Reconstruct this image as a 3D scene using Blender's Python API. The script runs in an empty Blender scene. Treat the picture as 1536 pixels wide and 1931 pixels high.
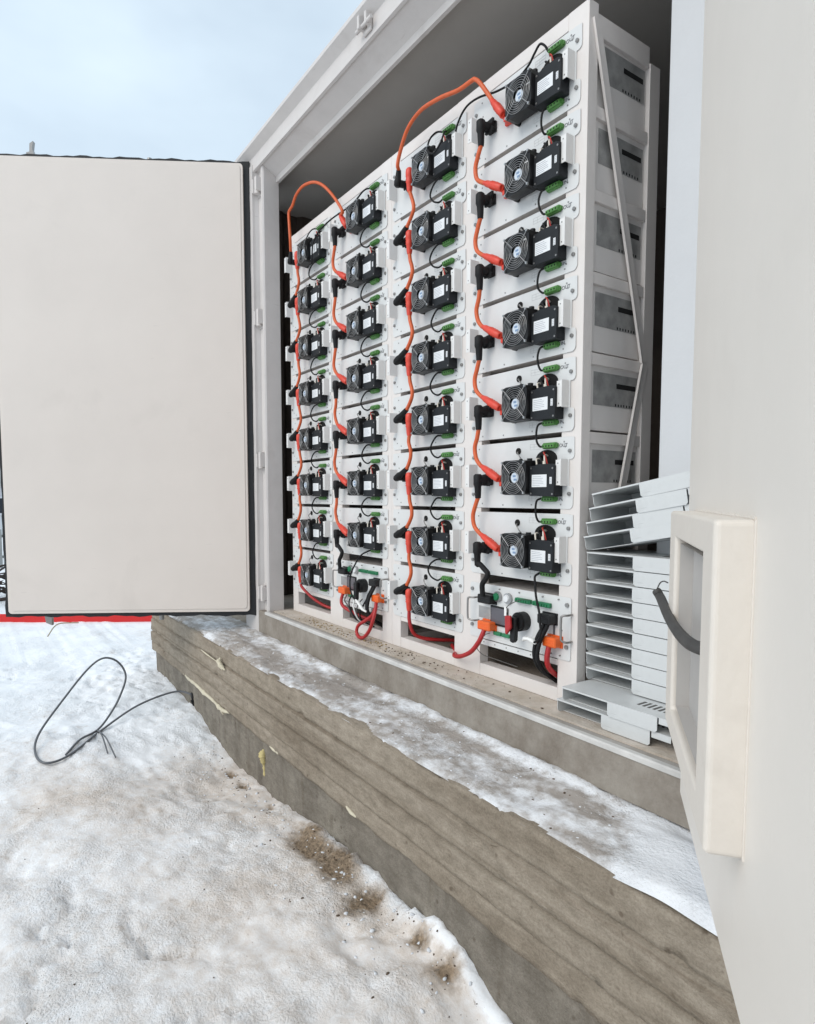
import bpy, math, random
import numpy as np
from mathutils import Vector, Matrix

random.seed(7); rng = np.random.default_rng(7)
scene = bpy.context.scene
R = math.radians

# ------------------------------------------------------------------ camera
cam_d = bpy.data.cameras.new('camera')
cam = bpy.data.objects.new('camera', cam_d)
scene.collection.objects.link(cam)
scene.camera = cam
YAW, PIT, ROL = 0.9663, -0.0685, 0.0005
fw = Vector((-math.sin(YAW)*math.cos(PIT), math.cos(YAW)*math.cos(PIT), math.sin(PIT)))
rt = Vector((math.cos(YAW), math.sin(YAW), 0)); up = rt.cross(fw)
r2 = rt*math.cos(ROL)+up*math.sin(ROL); u2 = -rt*math.sin(ROL)+up*math.cos(ROL)
cam.matrix_world = Matrix(((r2.x, u2.x, -fw.x, 1.3681), (r2.y, u2.y, -fw.y, -1.5875), (r2.z, u2.z, -fw.z, 0.6804), (0, 0, 0, 1)))
cam_d.sensor_fit = 'HORIZONTAL'; cam_d.sensor_width = 36.0
cam_d.lens = 36.0*1190.0/1536.0
cam_d.shift_x = 0.0040; cam_d.shift_y = 0.0348
cam_d.clip_start = 0.02; cam_d.clip_end = 2000

# ------------------------------------------------------------------ world, sun, exposure
SUN_FROM = Vector((0.02, -0.79, 0.61)).normalized()
world = bpy.data.worlds.new('World'); scene.world = world; world.use_nodes = True
nt = world.node_tree; nt.nodes.clear()
wo = nt.nodes.new('ShaderNodeOutputWorld'); bg = nt.nodes.new('ShaderNodeBackground')
sky = nt.nodes.new('ShaderNodeTexSky'); sky.sky_type = 'NISHITA'; sky.sun_disc = False
sky.sun_elevation = math.asin(SUN_FROM.z); sky.sun_rotation = math.atan2(SUN_FROM.x, SUN_FROM.y)
sky.air_density = 1.0; sky.dust_density = 1.5; sky.ozone_density = 1.0
tc = nt.nodes.new('ShaderNodeTexCoord')
mp = nt.nodes.new('ShaderNodeMapping'); mp.inputs['Scale'].default_value = (1.0, 1.0, 2.2)
nz = nt.nodes.new('ShaderNodeTexNoise'); nz.inputs['Scale'].default_value = 1.7; nz.inputs['Detail'].default_value = 5; nz.inputs['Roughness'].default_value = 0.5
cr = nt.nodes.new('ShaderNodeValToRGB'); cr.color_ramp.elements[0].position = 0.36; cr.color_ramp.elements[1].position = 0.62
cr.color_ramp.elements[0].color = (0.66, 0.66, 0.66, 1); cr.color_ramp.elements[1].color = (0.97, 0.97, 0.97, 1)
mx = nt.nodes.new('ShaderNodeMixRGB'); mx.inputs[2].default_value = (5.75, 6.8, 7.65, 1)
nt.links.new(tc.outputs['Generated'], mp.inputs[0]); nt.links.new(mp.outputs[0], nz.inputs['Vector'])
nt.links.new(nz.outputs['Fac'], cr.inputs[0]); nt.links.new(cr.outputs[0], mx.inputs[0])
nt.links.new(sky.outputs[0], mx.inputs[1]); nt.links.new(mx.outputs[0], bg.inputs[0])
bg.inputs[1].default_value = 0.12
nt.links.new(bg.outputs[0], wo.inputs[0])

sun_d = bpy.data.lights.new('sun', 'SUN'); sun_d.energy = 1.25; sun_d.angle = R(40); sun_d.color = (1.0, 0.93, 0.85)
sun = bpy.data.objects.new('sun', sun_d); scene.collection.objects.link(sun)
sun.rotation_euler = SUN_FROM.to_track_quat('Z', 'Y').to_euler()
sun.location = (0, -4, 6)
scene.view_settings.view_transform = 'Standard'; scene.view_settings.look = 'None'
scene.view_settings.exposure = 0.27; scene.view_settings.gamma = 1.0
scene.cycles.max_bounces = 8; scene.cycles.diffuse_bounces = 5

# ------------------------------------------------------------------ materials
MATS = {}
def mat(name, col, rough=0.5, metal=0.0, var=0.0, vscale=8.0, col2=None, bump=0.0, bscale=60.0, stretch=(1, 1, 1), spec=0.5, emis=None):
    m = bpy.data.materials.new(name); m.use_nodes = True
    n = m.node_tree.nodes; l = m.node_tree.links
    b = n['Principled BSDF']
    b.inputs['Base Color'].default_value = (*col, 1); b.inputs['Roughness'].default_value = rough
    b.inputs['Metallic'].default_value = metal
    b.inputs['Specular IOR Level'].default_value = spec
    if var > 0 or col2 or bump > 0:
        t = n.new('ShaderNodeTexCoord'); mpn = n.new('ShaderNodeMapping'); mpn.inputs['Scale'].default_value = stretch
        l.new(t.outputs['Object'], mpn.inputs[0])
    if var > 0 or col2:
        x = n.new('ShaderNodeTexNoise'); x.inputs['Scale'].default_value = vscale; x.inputs['Detail'].default_value = 6; x.inputs['Roughness'].default_value = 0.65
        l.new(mpn.outputs[0], x.inputs['Vector'])
        r = n.new('ShaderNodeValToRGB'); r.color_ramp.elements[0].position = 0.35; r.color_ramp.elements[1].position = 0.68
        c2 = col2 or tuple(c*(1-var) for c in col)
        r.color_ramp.elements[0].color = (*c2, 1); r.color_ramp.elements[1].color = (*col, 1)
        l.new(x.outputs['Fac'], r.inputs[0]); l.new(r.outputs[0], b.inputs['Base Color'])
        rr = n.new('ShaderNodeMapRange'); rr.inputs['To Min'].default_value = min(1, rough+0.12); rr.inputs['To Max'].default_value = max(0.05, rough-0.08)
        l.new(x.outputs['Fac'], rr.inputs['Value']); l.new(rr.outputs[0], b.inputs['Roughness'])
    if bump > 0:
        y = n.new('ShaderNodeTexNoise'); y.inputs['Scale'].default_value = bscale; y.inputs['Detail'].default_value = 4
        l.new(mpn.outputs[0], y.inputs['Vector'])
        bp = n.new('ShaderNodeBump'); bp.inputs['Strength'].default_value = bump; bp.inputs['Distance'].default_value = 0.01
        l.new(y.outputs['Fac'], bp.inputs['Height']); l.new(bp.outputs[0], b.inputs['Normal'])
    MATS[name] = m
    return m

mat('plate_white', (0.67, 0.675, 0.67), 0.42, var=0.05, vscale=5, bump=0.05, bscale=420)
mat('rack_white', (0.73, 0.685, 0.655), 0.42, var=0.08, vscale=4, bump=0.06, bscale=300)
mat('body_white', (0.72, 0.685, 0.66), 0.5, var=0.06, vscale=4)
mat('galvanised', (0.42, 0.415, 0.405), 0.45, metal=0.25, var=0.35, vscale=22)
mat('handle_paint', (0.74, 0.73, 0.715), 0.45, var=0.05)
mat('cream_panel', (0.72, 0.645, 0.585), 0.5, var=0.045, vscale=1.6, bump=0.12, bscale=7)
mat('door_cream', (0.74, 0.695, 0.64), 0.45, var=0.04, vscale=2.0, bump=0.04, bscale=60)
mat('box_cream', (0.71, 0.655, 0.59), 0.5, var=0.06, vscale=5, bump=0.12, bscale=60)
mat('container_white', (0.62, 0.585, 0.565), 0.5, var=0.10, vscale=3, bump=0.08, bscale=40)
mat('upright_white', (0.60, 0.61, 0.625), 0.5, var=0.04, vscale=3, bump=0.06, bscale=80)
mat('dirty_rail', (0.335, 0.305, 0.265), 0.7, vscale=5.5, col2=(0.195, 0.165, 0.135), bump=0.45, bscale=55, stretch=(1.3, 1, 1.0))
mat('lip_metal', (0.66, 0.645, 0.62), 0.4, var=0.3, vscale=7)
mat('floor_strip', (0.42, 0.40, 0.38), 0.6, vscale=9, col2=(0.30, 0.27, 0.235), bump=0.2, bscale=60)
mat('floor_board', (0.60, 0.54, 0.48), 0.75, vscale=9, col2=(0.43, 0.37, 0.30), bump=0.35, bscale=70)
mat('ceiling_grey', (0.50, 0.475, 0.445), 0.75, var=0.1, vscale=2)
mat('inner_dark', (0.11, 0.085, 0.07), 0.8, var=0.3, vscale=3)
mat('black_plastic', (0.009, 0.009, 0.010), 0.42, var=0.2, vscale=20, bump=0.08, bscale=300, spec=0.35)
mat('black_box', (0.012, 0.014, 0.017), 0.55, var=0.15, vscale=20, bump=0.10, bscale=350, spec=0.3)
mat('black_rubber', (0.008, 0.008, 0.009), 0.6, var=0.2, vscale=25, spec=0.3)
mat('blade_grey', (0.05, 0.05, 0.052), 0.45)
mat('hole_black', (0.004, 0.004, 0.004), 0.9)
mat('wire_steel', (0.40, 0.40, 0.40), 0.35, metal=0.85)
mat('screw_steel', (0.30, 0.29, 0.28), 0.35, metal=0.8)
mat('dark_steel', (0.10, 0.095, 0.09), 0.5, metal=0.5)
mat('orange_cable', (0.66, 0.115, 0.028), 0.42, var=0.15, vscale=30)
mat('red_plug', (0.72, 0.062, 0.033), 0.38, var=0.12, vscale=40)
mat('orange_conn', (0.82, 0.135, 0.018), 0.4, var=0.08, vscale=40)
mat('red_cable', (0.42, 0.016, 0.018), 0.4, var=0.12, vscale=30)
mat('green_conn', (0.085, 0.25, 0.055), 0.45, var=0.2, vscale=60)
mat('green_dark', (0.02, 0.20, 0.085), 0.45, var=0.15, vscale=60)
mat('sticker', (0.72, 0.73, 0.74), 0.45)
mat('print_grey', (0.30, 0.32, 0.36), 0.6)
mat('print_dark', (0.10, 0.105, 0.12), 0.6)
mat('print_light', (0.52, 0.52, 0.52), 0.6)
mat('hub_sticker', (0.60, 0.66, 0.73), 0.4)
mat('hub_print', (0.20, 0.30, 0.46), 0.5)
mat('wire_white', (0.72, 0.66, 0.58), 0.5)
mat('wire_beige', (0.62, 0.42, 0.30), 0.5)
mat('wire_red', (0.45, 0.03, 0.02), 0.5)
mat('tie_white', (0.8, 0.8, 0.78), 0.5)
mat('screen_glass', (0.10, 0.095, 0.11), 0.25)
mat('tray_grey', (0.62, 0.635, 0.635), 0.42, metal=0.05, var=0.06, vscale=5)
mat('strap_grey', (0.06, 0.058, 0.056), 0.55, var=0.2, vscale=20)
mat('cable_grey', (0.12, 0.125, 0.135), 0.45, metal=0.2)
mat('foam', (0.66, 0.60, 0.46), 0.8, var=0.2, vscale=30, bump=0.4, bscale=90)
mat('foam_yellow', (0.66, 0.55, 0.26), 0.8, var=0.25, vscale=30, bump=0.4, bscale=90)
mat('tape_red', (0.62, 0.012, 0.012), 0.5)
mat('bark', (0.045, 0.032, 0.026), 0.85, var=0.3, vscale=20)
mat('fence_grey', (0.34, 0.35, 0.34), 0.7, var=0.2, vscale=4)
mat('wall_pale', (0.66, 0.67, 0.68), 0.7, var=0.1, vscale=1)
mat('glass_dark', (0.03, 0.035, 0.045), 0.15)
mat('dirt_chip', (0.13, 0.09, 0.06), 0.9, var=0.4, vscale=40)
mat('straw', (0.36, 0.30, 0.2), 0.8)
mat('gasket', (0.006, 0.006, 0.007), 0.55)
mat('crumb_snow', (0.74, 0.76, 0.79), 0.8, var=0.15, vscale=30, bump=0.4, bscale=120)
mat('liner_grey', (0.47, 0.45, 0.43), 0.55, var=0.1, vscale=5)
mat('wood_chip', (0.42, 0.31, 0.17), 0.8, var=0.3, vscale=40)

def wear(name, amt, scale, col, dent, scratch=True):
    m = MATS[name]; n = m.node_tree.nodes; l = m.node_tree.links; b = n['Principled BSDF']
    t = n.new('ShaderNodeTexCoord')
    src = b.inputs['Base Color'].links[0].from_socket
    a = n.new('ShaderNodeTexNoise'); a.inputs['Scale'].default_value = scale; a.inputs['Detail'].default_value = 7; a.inputs['Roughness'].default_value = 0.6; a.inputs['Distortion'].default_value = 0.6; l.new(t.outputs['Object'], a.inputs['Vector'])
    r = n.new('ShaderNodeValToRGB'); r.color_ramp.elements[0].position = 0.60; r.color_ramp.elements[0].color = (0, 0, 0, 1); r.color_ramp.elements[1].position = 0.78; r.color_ramp.elements[1].color = (amt, amt, amt, 1); l.new(a.outputs['Fac'], r.inputs[0])
    mp_ = n.new('ShaderNodeMapping'); mp_.inputs['Scale'].default_value = (5, 5, 60); mp_.inputs['Rotation'].default_value = (0.2, 0.5, 0.1); l.new(t.outputs['Object'], mp_.inputs[0])
    c = n.new('ShaderNodeTexNoise'); c.inputs['Scale'].default_value = 1.3; c.inputs['Detail'].default_value = 2; l.new(mp_.outputs[0], c.inputs['Vector'])
    cr_ = n.new('ShaderNodeValToRGB'); cr_.color_ramp.elements[0].position = 0.745; cr_.color_ramp.elements[0].color = (0, 0, 0, 1); cr_.color_ramp.elements[1].position = 0.78; cr_.color_ramp.elements[1].color = (amt*1.6, amt*1.6, amt*1.6, 1); l.new(c.outputs['Fac'], cr_.inputs[0])
    ad = n.new('ShaderNodeMath'); ad.operation = 'MAXIMUM'; l.new(r.outputs[0], ad.inputs[0])
    if scratch: l.new(cr_.outputs[0], ad.inputs[1])
    else: ad.inputs[1].default_value = 0.0
    mx_ = n.new('ShaderNodeMixRGB'); mx_.inputs[2].default_value = (*col, 1); l.new(ad.outputs[0], mx_.inputs[0]); l.new(src, mx_.inputs[1]); l.new(mx_.outputs[0], b.inputs['Base Color'])
    d = n.new('ShaderNodeTexNoise'); d.inputs['Scale'].default_value = 2.6; d.inputs['Detail'].default_value = 2; l.new(t.outputs['Object'], d.inputs['Vector'])
    bp = n.new('ShaderNodeBump'); bp.inputs['Strength'].default_value = dent; bp.inputs['Distance'].default_value = 0.03; l.new(d.outputs['Fac'], bp.inputs['Height'])
    if b.inputs['Normal'].links: l.new(b.inputs['Normal'].links[0].from_socket, bp.inputs['Normal'])
    l.new(bp.outputs[0], b.inputs['Normal'])
wear('cream_panel', 0.16, 2.3, (0.42, 0.37, 0.33), 0.22)
wear('door_cream', 0.10, 3.0, (0.42, 0.38, 0.34), 0.16, False)
wear('box_cream', 0.20, 7.0, (0.42, 0.37, 0.32), 0.12, False)
wear('container_white', 0.30, 4.0, (0.34, 0.30, 0.27), 0.10)
wear('rack_white', 0.12, 6.0, (0.45, 0.41, 0.38), 0.0)
wear('plate_white', 0.12, 9.0, (0.45, 0.44, 0.43), 0.0)
wear('tray_grey', 0.22, 9.0, (0.34, 0.345, 0.34), 0.05)
wear('dirty_rail', 0.55, 6.0, (0.50, 0.48, 0.45), 0.1)
def concrete_mat(name, base, dark, warm, streak, lines, lf):
    m = bpy.data.materials.new(name); m.use_nodes = True
    n = m.node_tree.nodes; l = m.node_tree.links; b = n['Principled BSDF']
    t = n.new('ShaderNodeTexCoord')
    m1 = n.new('ShaderNodeMapping'); m1.inputs['Scale'].default_value = streak
    l.new(t.outputs['Object'], m1.inputs[0])
    x = n.new('ShaderNodeTexNoise'); x.inputs['Scale'].default_value = 2.2; x.inputs['Detail'].default_value = 9; x.inputs['Roughness'].default_value = 0.62
    l.new(m1.outputs[0], x.inputs['Vector'])
    r = n.new('ShaderNodeValToRGB')
    r.color_ramp.elements[0].position = 0.30; r.color_ramp.elements[0].color = (*dark, 1)
    r.color_ramp.elements[1].position = 0.70; r.color_ramp.elements[1].color = (*warm, 1)
    e = r.color_ramp.elements.new(0.50); e.color = (*base, 1)
    l.new(x.outputs['Fac'], r.inputs[0])
    s = n.new('ShaderNodeTexNoise'); s.inputs['Scale'].default_value = 160; s.inputs['Detail'].default_value = 5; s.inputs['Roughness'].default_value = 0.7
    l.new(t.outputs['Object'], s.inputs['Vector'])
    sr = n.new('ShaderNodeValToRGB'); sr.color_ramp.elements[0].position = 0.32; sr.color_ramp.elements[0].color = (0.70, 0.67, 0.65, 1); sr.color_ramp.elements[1].position = 0.6; sr.color_ramp.elements[1].color = (1, 1, 1, 1)
    l.new(s.outputs['Fac'], sr.inputs[0])
    mm = n.new('ShaderNodeMixRGB'); mm.blend_type = 'MULTIPLY'; mm.inputs[0].default_value = 0.8
    l.new(r.outputs[0], mm.inputs[1]); l.new(sr.outputs[0], mm.inputs[2])
    v = n.new('ShaderNodeTexVoronoi'); v.inputs['Scale'].default_value = 13
    l.new(t.outputs['Object'], v.inputs['Vector'])
    vr = n.new('ShaderNodeValToRGB'); vr.color_ramp.elements[0].position = 0.05; vr.color_ramp.elements[0].color = (0.45, 0.4, 0.36, 1); vr.color_ramp.elements[1].position = 0.12; vr.color_ramp.elements[1].color = (1, 1, 1, 1)
    l.new(v.outputs['Distance'], vr.inputs[0])
    m3 = n.new('ShaderNodeMixRGB'); m3.blend_type = 'MULTIPLY'; m3.inputs[0].default_value = 0.7
    l.new(mm.outputs[0], m3.inputs[1]); l.new(vr.outputs[0], m3.inputs[2]); l.new(m3.outputs[0], b.inputs['Base Color'])
    b.inputs['Roughness'].default_value = 0.88; b.inputs['Specular IOR Level'].default_value = 0.25
    g = n.new('ShaderNodeTexNoise'); g.inputs['Scale'].default_value = 24; g.inputs['Detail'].default_value = 8; g.inputs['Roughness'].default_value = 0.72
    m4 = n.new('ShaderNodeMapping'); m4.inputs['Scale'].default_value = (0.6, 1, 1.3); l.new(t.outputs['Object'], m4.inputs[0]); l.new(m4.outputs[0], g.inputs['Vector'])
    gr = n.new('ShaderNodeValToRGB'); gr.color_ramp.elements[0].position = 0.33; gr.color_ramp.elements[0].color = (0.72, 0.70, 0.67, 1); gr.color_ramp.elements[1].position = 0.66; gr.color_ramp.elements[1].color = (1.14, 1.13, 1.12, 1)
    l.new(g.outputs['Fac'], gr.inputs[0])
    m5 = n.new('ShaderNodeMixRGB'); m5.blend_type = 'MULTIPLY'; m5.inputs[0].default_value = 1.0; l.new(m3.outputs[0], m5.inputs[1]); l.new(gr.outputs[0], m5.inputs[2])
    k = n.new('ShaderNodeTexNoise'); k.inputs['Scale'].default_value = 1.0; k.inputs['Detail'].default_value = 5; k.inputs['Roughness'].default_value = 0.6
    m6 = n.new('ShaderNodeMapping'); m6.inputs['Scale'].default_value = lines; l.new(t.outputs['Object'], m6.inputs[0]); l.new(m6.outputs[0], k.inputs['Vector'])
    kr = n.new('ShaderNodeValToRGB'); kr.color_ramp.elements[0].position = 0.34; kr.color_ramp.elements[0].color = (0.52, 0.46, 0.40, 1); kr.color_ramp.elements[1].position = 0.44; kr.color_ramp.elements[1].color = (1, 1, 1, 1)
    e2 = kr.color_ramp.elements.new(0.64); e2.color = (1, 1, 1, 1); e3 = kr.color_ramp.elements.new(0.74); e3.color = (1.35, 1.35, 1.33, 1)
    l.new(k.outputs['Fac'], kr.inputs[0])
    m7 = n.new('ShaderNodeMixRGB'); m7.blend_type = 'MULTIPLY'; m7.inputs[0].default_value = lf; l.new(m5.outputs[0], m7.inputs[1]); l.new(kr.outputs[0], m7.inputs[2])
    l.new(m7.outputs[0], b.inputs['Base Color'])
    bp = n.new('ShaderNodeBump'); bp.inputs['Strength'].default_value = 0.75; bp.inputs['Distance'].default_value = 0.007
    ad = n.new('ShaderNodeMath'); ad.operation = 'ADD'
    l.new(x.outputs['Fac'], ad.inputs[0]); l.new(s.outputs['Fac'], ad.inputs[1]); l.new(ad.outputs[0], bp.inputs['Height']); l.new(bp.outputs[0], b.inputs['Normal'])
    MATS[name] = m
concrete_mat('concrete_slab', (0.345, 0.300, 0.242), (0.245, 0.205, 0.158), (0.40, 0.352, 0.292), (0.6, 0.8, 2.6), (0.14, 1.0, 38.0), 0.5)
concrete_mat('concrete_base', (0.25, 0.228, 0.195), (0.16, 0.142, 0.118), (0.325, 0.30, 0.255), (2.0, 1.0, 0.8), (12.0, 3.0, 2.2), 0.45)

def snow_mat(name, clean, dirty, soil, dr=(0.0, 1.0, 1.3), sr_=(0.50, 0.66, 1.25)):
    m = bpy.data.materials.new(name); m.use_nodes = True
    n = m.node_tree.nodes; l = m.node_tree.links; b = n['Principled BSDF']
    t = n.new('ShaderNodeTexCoord')
    a1 = n.new('ShaderNodeAttribute'); a1.attribute_name = 'dirt'
    a2 = n.new('ShaderNodeAttribute'); a2.attribute_name = 'soil'
    x = n.new('ShaderNodeTexNoise'); x.inputs['Scale'].default_value = 26; x.inputs['Detail'].default_value = 8; x.inputs['Roughness'].default_value = 0.7
    l.new(t.outputs['Object'], x.inputs['Vector'])
    # dirt mask broken up by the fine noise
    def breakup(att, lo, hi, k):
        ad = n.new('ShaderNodeMath'); ad.operation = 'MULTIPLY_ADD'; ad.inputs[1].default_value = k; ad.inputs[2].default_value = -0.5*k
        l.new(x.outputs['Fac'], ad.inputs[0])
        s = n.new('ShaderNodeMath'); s.operation = 'ADD'; l.new(att.outputs['Fac'], s.inputs[0]); l.new(ad.outputs[0], s.inputs[1])
        mr = n.new('ShaderNodeMapRange'); mr.inputs['From Min'].default_value = lo; mr.inputs['From Max'].default_value = hi
        l.new(s.outputs[0], mr.inputs['Value']); return mr
    d = breakup(a1, *dr); so = breakup(a2, *sr_)
    c1 = n.new('ShaderNodeMixRGB'); c1.inputs[1].default_value = (*clean, 1); c1.inputs[2].default_value = (*dirty, 1); l.new(d.outputs[0], c1.inputs[0])
    sc_ = n.new('ShaderNodeTexNoise'); sc_.inputs['Scale'].default_value = 70; sc_.inputs['Detail'].default_value = 5
    l.new(t.outputs['Object'], sc_.inputs['Vector'])
    sr = n.new('ShaderNodeValToRGB'); sr.color_ramp.elements[0].position = 0.3; sr.color_ramp.elements[0].color = tuple(c*0.45 for c in soil)+(1,); sr.color_ramp.elements[1].position = 0.7; sr.color_ramp.elements[1].color = tuple(c*1.3 for c in soil)+(1,)
    l.new(sc_.outputs['Fac'], sr.inputs[0])
    c2 = n.new('ShaderNodeMixRGB'); l.new(so.outputs[0], c2.inputs[0]); l.new(c1.outputs[0], c2.inputs[1]); l.new(sr.outputs[0], c2.inputs[2])
    # little specks of grit
    v = n.new('ShaderNodeTexNoise'); v.inputs['Scale'].default_value = 46; v.inputs['Detail'].default_value = 3; v.inputs['Roughness'].default_value = 0.8
    mpv = n.new('ShaderNodeMapping'); mpv.inputs['Scale'].default_value = (0.7, 1.6, 1.0); mpv.inputs['Rotation'].default_value = (0, 0, 0.6)
    l.new(t.outputs['Object'], mpv.inputs[0]); l.new(mpv.outputs[0], v.inputs['Vector'])
    vr = n.new('ShaderNodeValToRGB'); vr.color_ramp.elements[0].position = 0.27; vr.color_ramp.elements[0].color = (0.42, 0.36, 0.31, 1); vr.color_ramp.elements[1].position = 0.36; vr.color_ramp.elements[1].color = (1, 1, 1, 1)
    l.new(v.outputs['Fac'], vr.inputs[0])
    c3 = n.new('ShaderNodeMixRGB'); c3.blend_type = 'MULTIPLY'
    sf = n.new('ShaderNodeMath'); sf.operation = 'MULTIPLY_ADD'; sf.inputs[1].default_value = 0.9; sf.inputs[2].default_value = 0.1; l.new(a1.outputs['Fac'], sf.inputs[0])
    l.new(sf.outputs[0], c3.inputs[0]); l.new(c2.outputs[0], c3.inputs[1]); l.new(vr.outputs[0], c3.inputs[2])
    l.new(c3.outputs[0], b.inputs['Base Color'])
    b.inputs['Roughness'].default_value = 0.72; b.inputs['Specular IOR Level'].default_value = 0.3
    ad = n.new('ShaderNodeMath'); ad.operation = 'ADD'
    y = n.new('ShaderNodeTexNoise'); y.inputs['Scale'].default_value = 130; y.inputs['Detail'].default_value = 3; l.new(t.outputs['Object'], y.inputs['Vector'])
    ym = n.new('ShaderNodeMath'); ym.operation = 'MULTIPLY'; ym.inputs[1].default_value = 0.45; l.new(y.outputs['Fac'], ym.inputs[0])
    l.new(x.outputs['Fac'], ad.inputs[0]); l.new(ym.outputs[0], ad.inputs[1])
    q = n.new('ShaderNodeTexNoise'); q.inputs['Scale'].default_value = 3.2; q.inputs['Detail'].default_value = 3; l.new(t.outputs['Object'], q.inputs['Vector'])
    qm = n.new('ShaderNodeMapRange'); qm.inputs['From Min'].default_value = 0.36; qm.inputs['From Max'].default_value = 0.66; qm.inputs['To Min'].default_value = 0.12; qm.inputs['To Max'].default_value = 1.25; l.new(q.outputs['Fac'], qm.inputs['Value'])
    hm = n.new('ShaderNodeMath'); hm.operation = 'MULTIPLY'; l.new(ad.outputs[0], hm.inputs[0]); l.new(qm.outputs[0], hm.inputs[1])
    bp = n.new('ShaderNodeBump'); bp.inputs['Strength'].default_value = 0.85; bp.inputs['Distance'].default_value = 0.016
    l.new(hm.outputs[0], bp.inputs['Height']); l.new(bp.outputs[0], b.inputs['Normal'])
    MATS[name] = m
snow_mat('snow', (0.90, 0.912, 0.93), (0.67, 0.60, 0.54), (0.27, 0.20, 0.135), (0.1, 1.0, 1.6), (0.16, 0.74, 0.9))
snow_mat('slab_snow', (0.80, 0.815, 0.84), (0.37, 0.335, 0.305), (0.24, 0.19, 0.15), (0.22, 0.80, 1.5), (0.36, 0.86, 1.7))

# ------------------------------------------------------------------ mesh helpers
def link(o, parent=None):
    scene.collection.objects.link(o)
    if parent is not None: o.parent = parent
    return o
def empty(name, loc=(0, 0, 0)):
    o = bpy.data.objects.new(name, None); o.location = loc; o.empty_display_size = 0.05
    return link(o)
def tag(o, label=None, cat=None, group=None, kind=None):
    if label: o['label'] = label
    if cat: o['category'] = cat
    if group: o['group'] = group
    if kind: o['kind'] = kind
    return o
def frame_axes(d):
    d = d.normalized(); a = Vector((0, 0, 1)) if abs(d.z) < 0.9 else Vector((1, 0, 0))
    s = d.cross(a).normalized(); return d, s, s.cross(d).normalized()
class MB:
    def __init__(s): s.v = []; s.f = []; s.sm = []
    def add(s, vs, fs, smooth=False):
        b = len(s.v); s.v += [tuple(p) for p in vs]; s.f += [tuple(i+b for i in f) for f in fs]; s.sm += [smooth]*len(fs); return s
    def box(s, x0, x1, y0, y1, z0, z1, c=0.0):
        if c <= 0:
            vs = [(x, y, z) for x in (x0, x1) for y in (y0, y1) for z in (z0, z1)]
            return s.add(vs, [(0, 1, 3, 2), (4, 6, 7, 5), (0, 4, 5, 1), (2, 3, 7, 6), (0, 2, 6, 4), (1, 5, 7, 3)])
        X = (x0, x1); Y = (y0, y1); Z = (z0, z1); vs = []; idx = {}
        for i in (0, 1):
            for j in (0, 1):
                for k in (0, 1):
                    sx, sy, sz = 1-2*i, 1-2*j, 1-2*k
                    for ax in range(3):
                        p = [X[i]+sx*c, Y[j]+sy*c, Z[k]+sz*c]
                        p[ax] = (X[i], Y[j], Z[k])[ax]
                        idx[(i, j, k, ax)] = len(vs); vs.append(tuple(p))
        fs = []
        for ax in range(3):
            o = [a for a in range(3) if a != ax]
            for e in (0, 1):
                q = []
                for (a, b_) in ((0, 0), (1, 0), (1, 1), (0, 1)):
                    key = [0, 0, 0]; key[ax] = e; key[o[0]] = a; key[o[1]] = b_
                    q.append(idx[(*key, ax)])
                fs.append(q)
            for a in (0, 1):
                for b_ in (0, 1):
                    k0 = [0, 0, 0]; k1 = [0, 0, 0]; k0[ax] = 0; k1[ax] = 1; k0[o[0]] = k1[o[0]] = a; k0[o[1]] = k1[o[1]] = b_
                    fs.append([idx[(*k0, o[0])], idx[(*k1, o[0])], idx[(*k1, o[1])], idx[(*k0, o[1])]])
        for i in (0, 1):
            for j in (0, 1):
                for k in (0, 1): fs.append([idx[(i, j, k, a)] for a in range(3)])
        return s.add(vs, fs)
    def prism(s, pts, axis, a0, a1):
        """closed outline in the plane normal to axis, extruded a0..a1"""
        n = len(pts)
        def mk(p, a): return {'x': (a, p[0], p[1]), 'y': (p[0], a, p[1]), 'z': (p[0], p[1], a)}[axis]
        vs = [mk(p, a0) for p in pts]+[mk(p, a1) for p in pts]
        fs = [tuple(range(n))[::-1], tuple(range(n, 2*n))]+[(i, (i+1) % n, n+(i+1) % n, n+i) for i in range(n)]
        return s.add(vs, fs)
    def strip(s, pts, axis, a0, a1):
        n = len(pts)
        def mk(p, a): return {'x': (a, p[0], p[1]), 'y': (p[0], a, p[1]), 'z': (p[0], p[1], a)}[axis]
        vs = [mk(p, a0) for p in pts]+[mk(p, a1) for p in pts]
        return s.add(vs, [(i, i+1, n+i+1, n+i) for i in range(n-1)])
    def loft(s, pts, rad, n=8, cap=True, flat=1.0, smooth=True):
        P = [Vector(p) for p in pts]; m = len(P)
        rad = rad if hasattr(rad, '__len__') else [rad]*m
        d0, sd, up_ = frame_axes(P[1]-P[0]); vs = []
        for i in range(m):
            d = (P[min(i+1, m-1)]-P[max(i-1, 0)])
            if d.length < 1e-9: d = d0
            d = d.normalized()
            sd = (sd-d*sd.dot(d)).normalized(); u_ = sd.cross(d)
            for k in range(n):
                a = 2*math.pi*k/n; vs.append(P[i]+(sd*math.cos(a)+u_*math.sin(a)*flat)*rad[i])
        fs = [(i*n+k, i*n+(k+1) % n, (i+1)*n+(k+1) % n, (i+1)*n+k) for i in range(m-1) for k in range(n)]
        s.add(vs, fs, smooth)
        if cap: s.add(vs[:n], [tuple(range(n))[::-1]]); s.add(vs[-n:], [tuple(range(n))])
        return s
    def cyl(s, a, b, r, n=12, r2=None, smooth=True): return s.loft([a, b], [r, r if r2 is None else r2], n, smooth=smooth)
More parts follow.
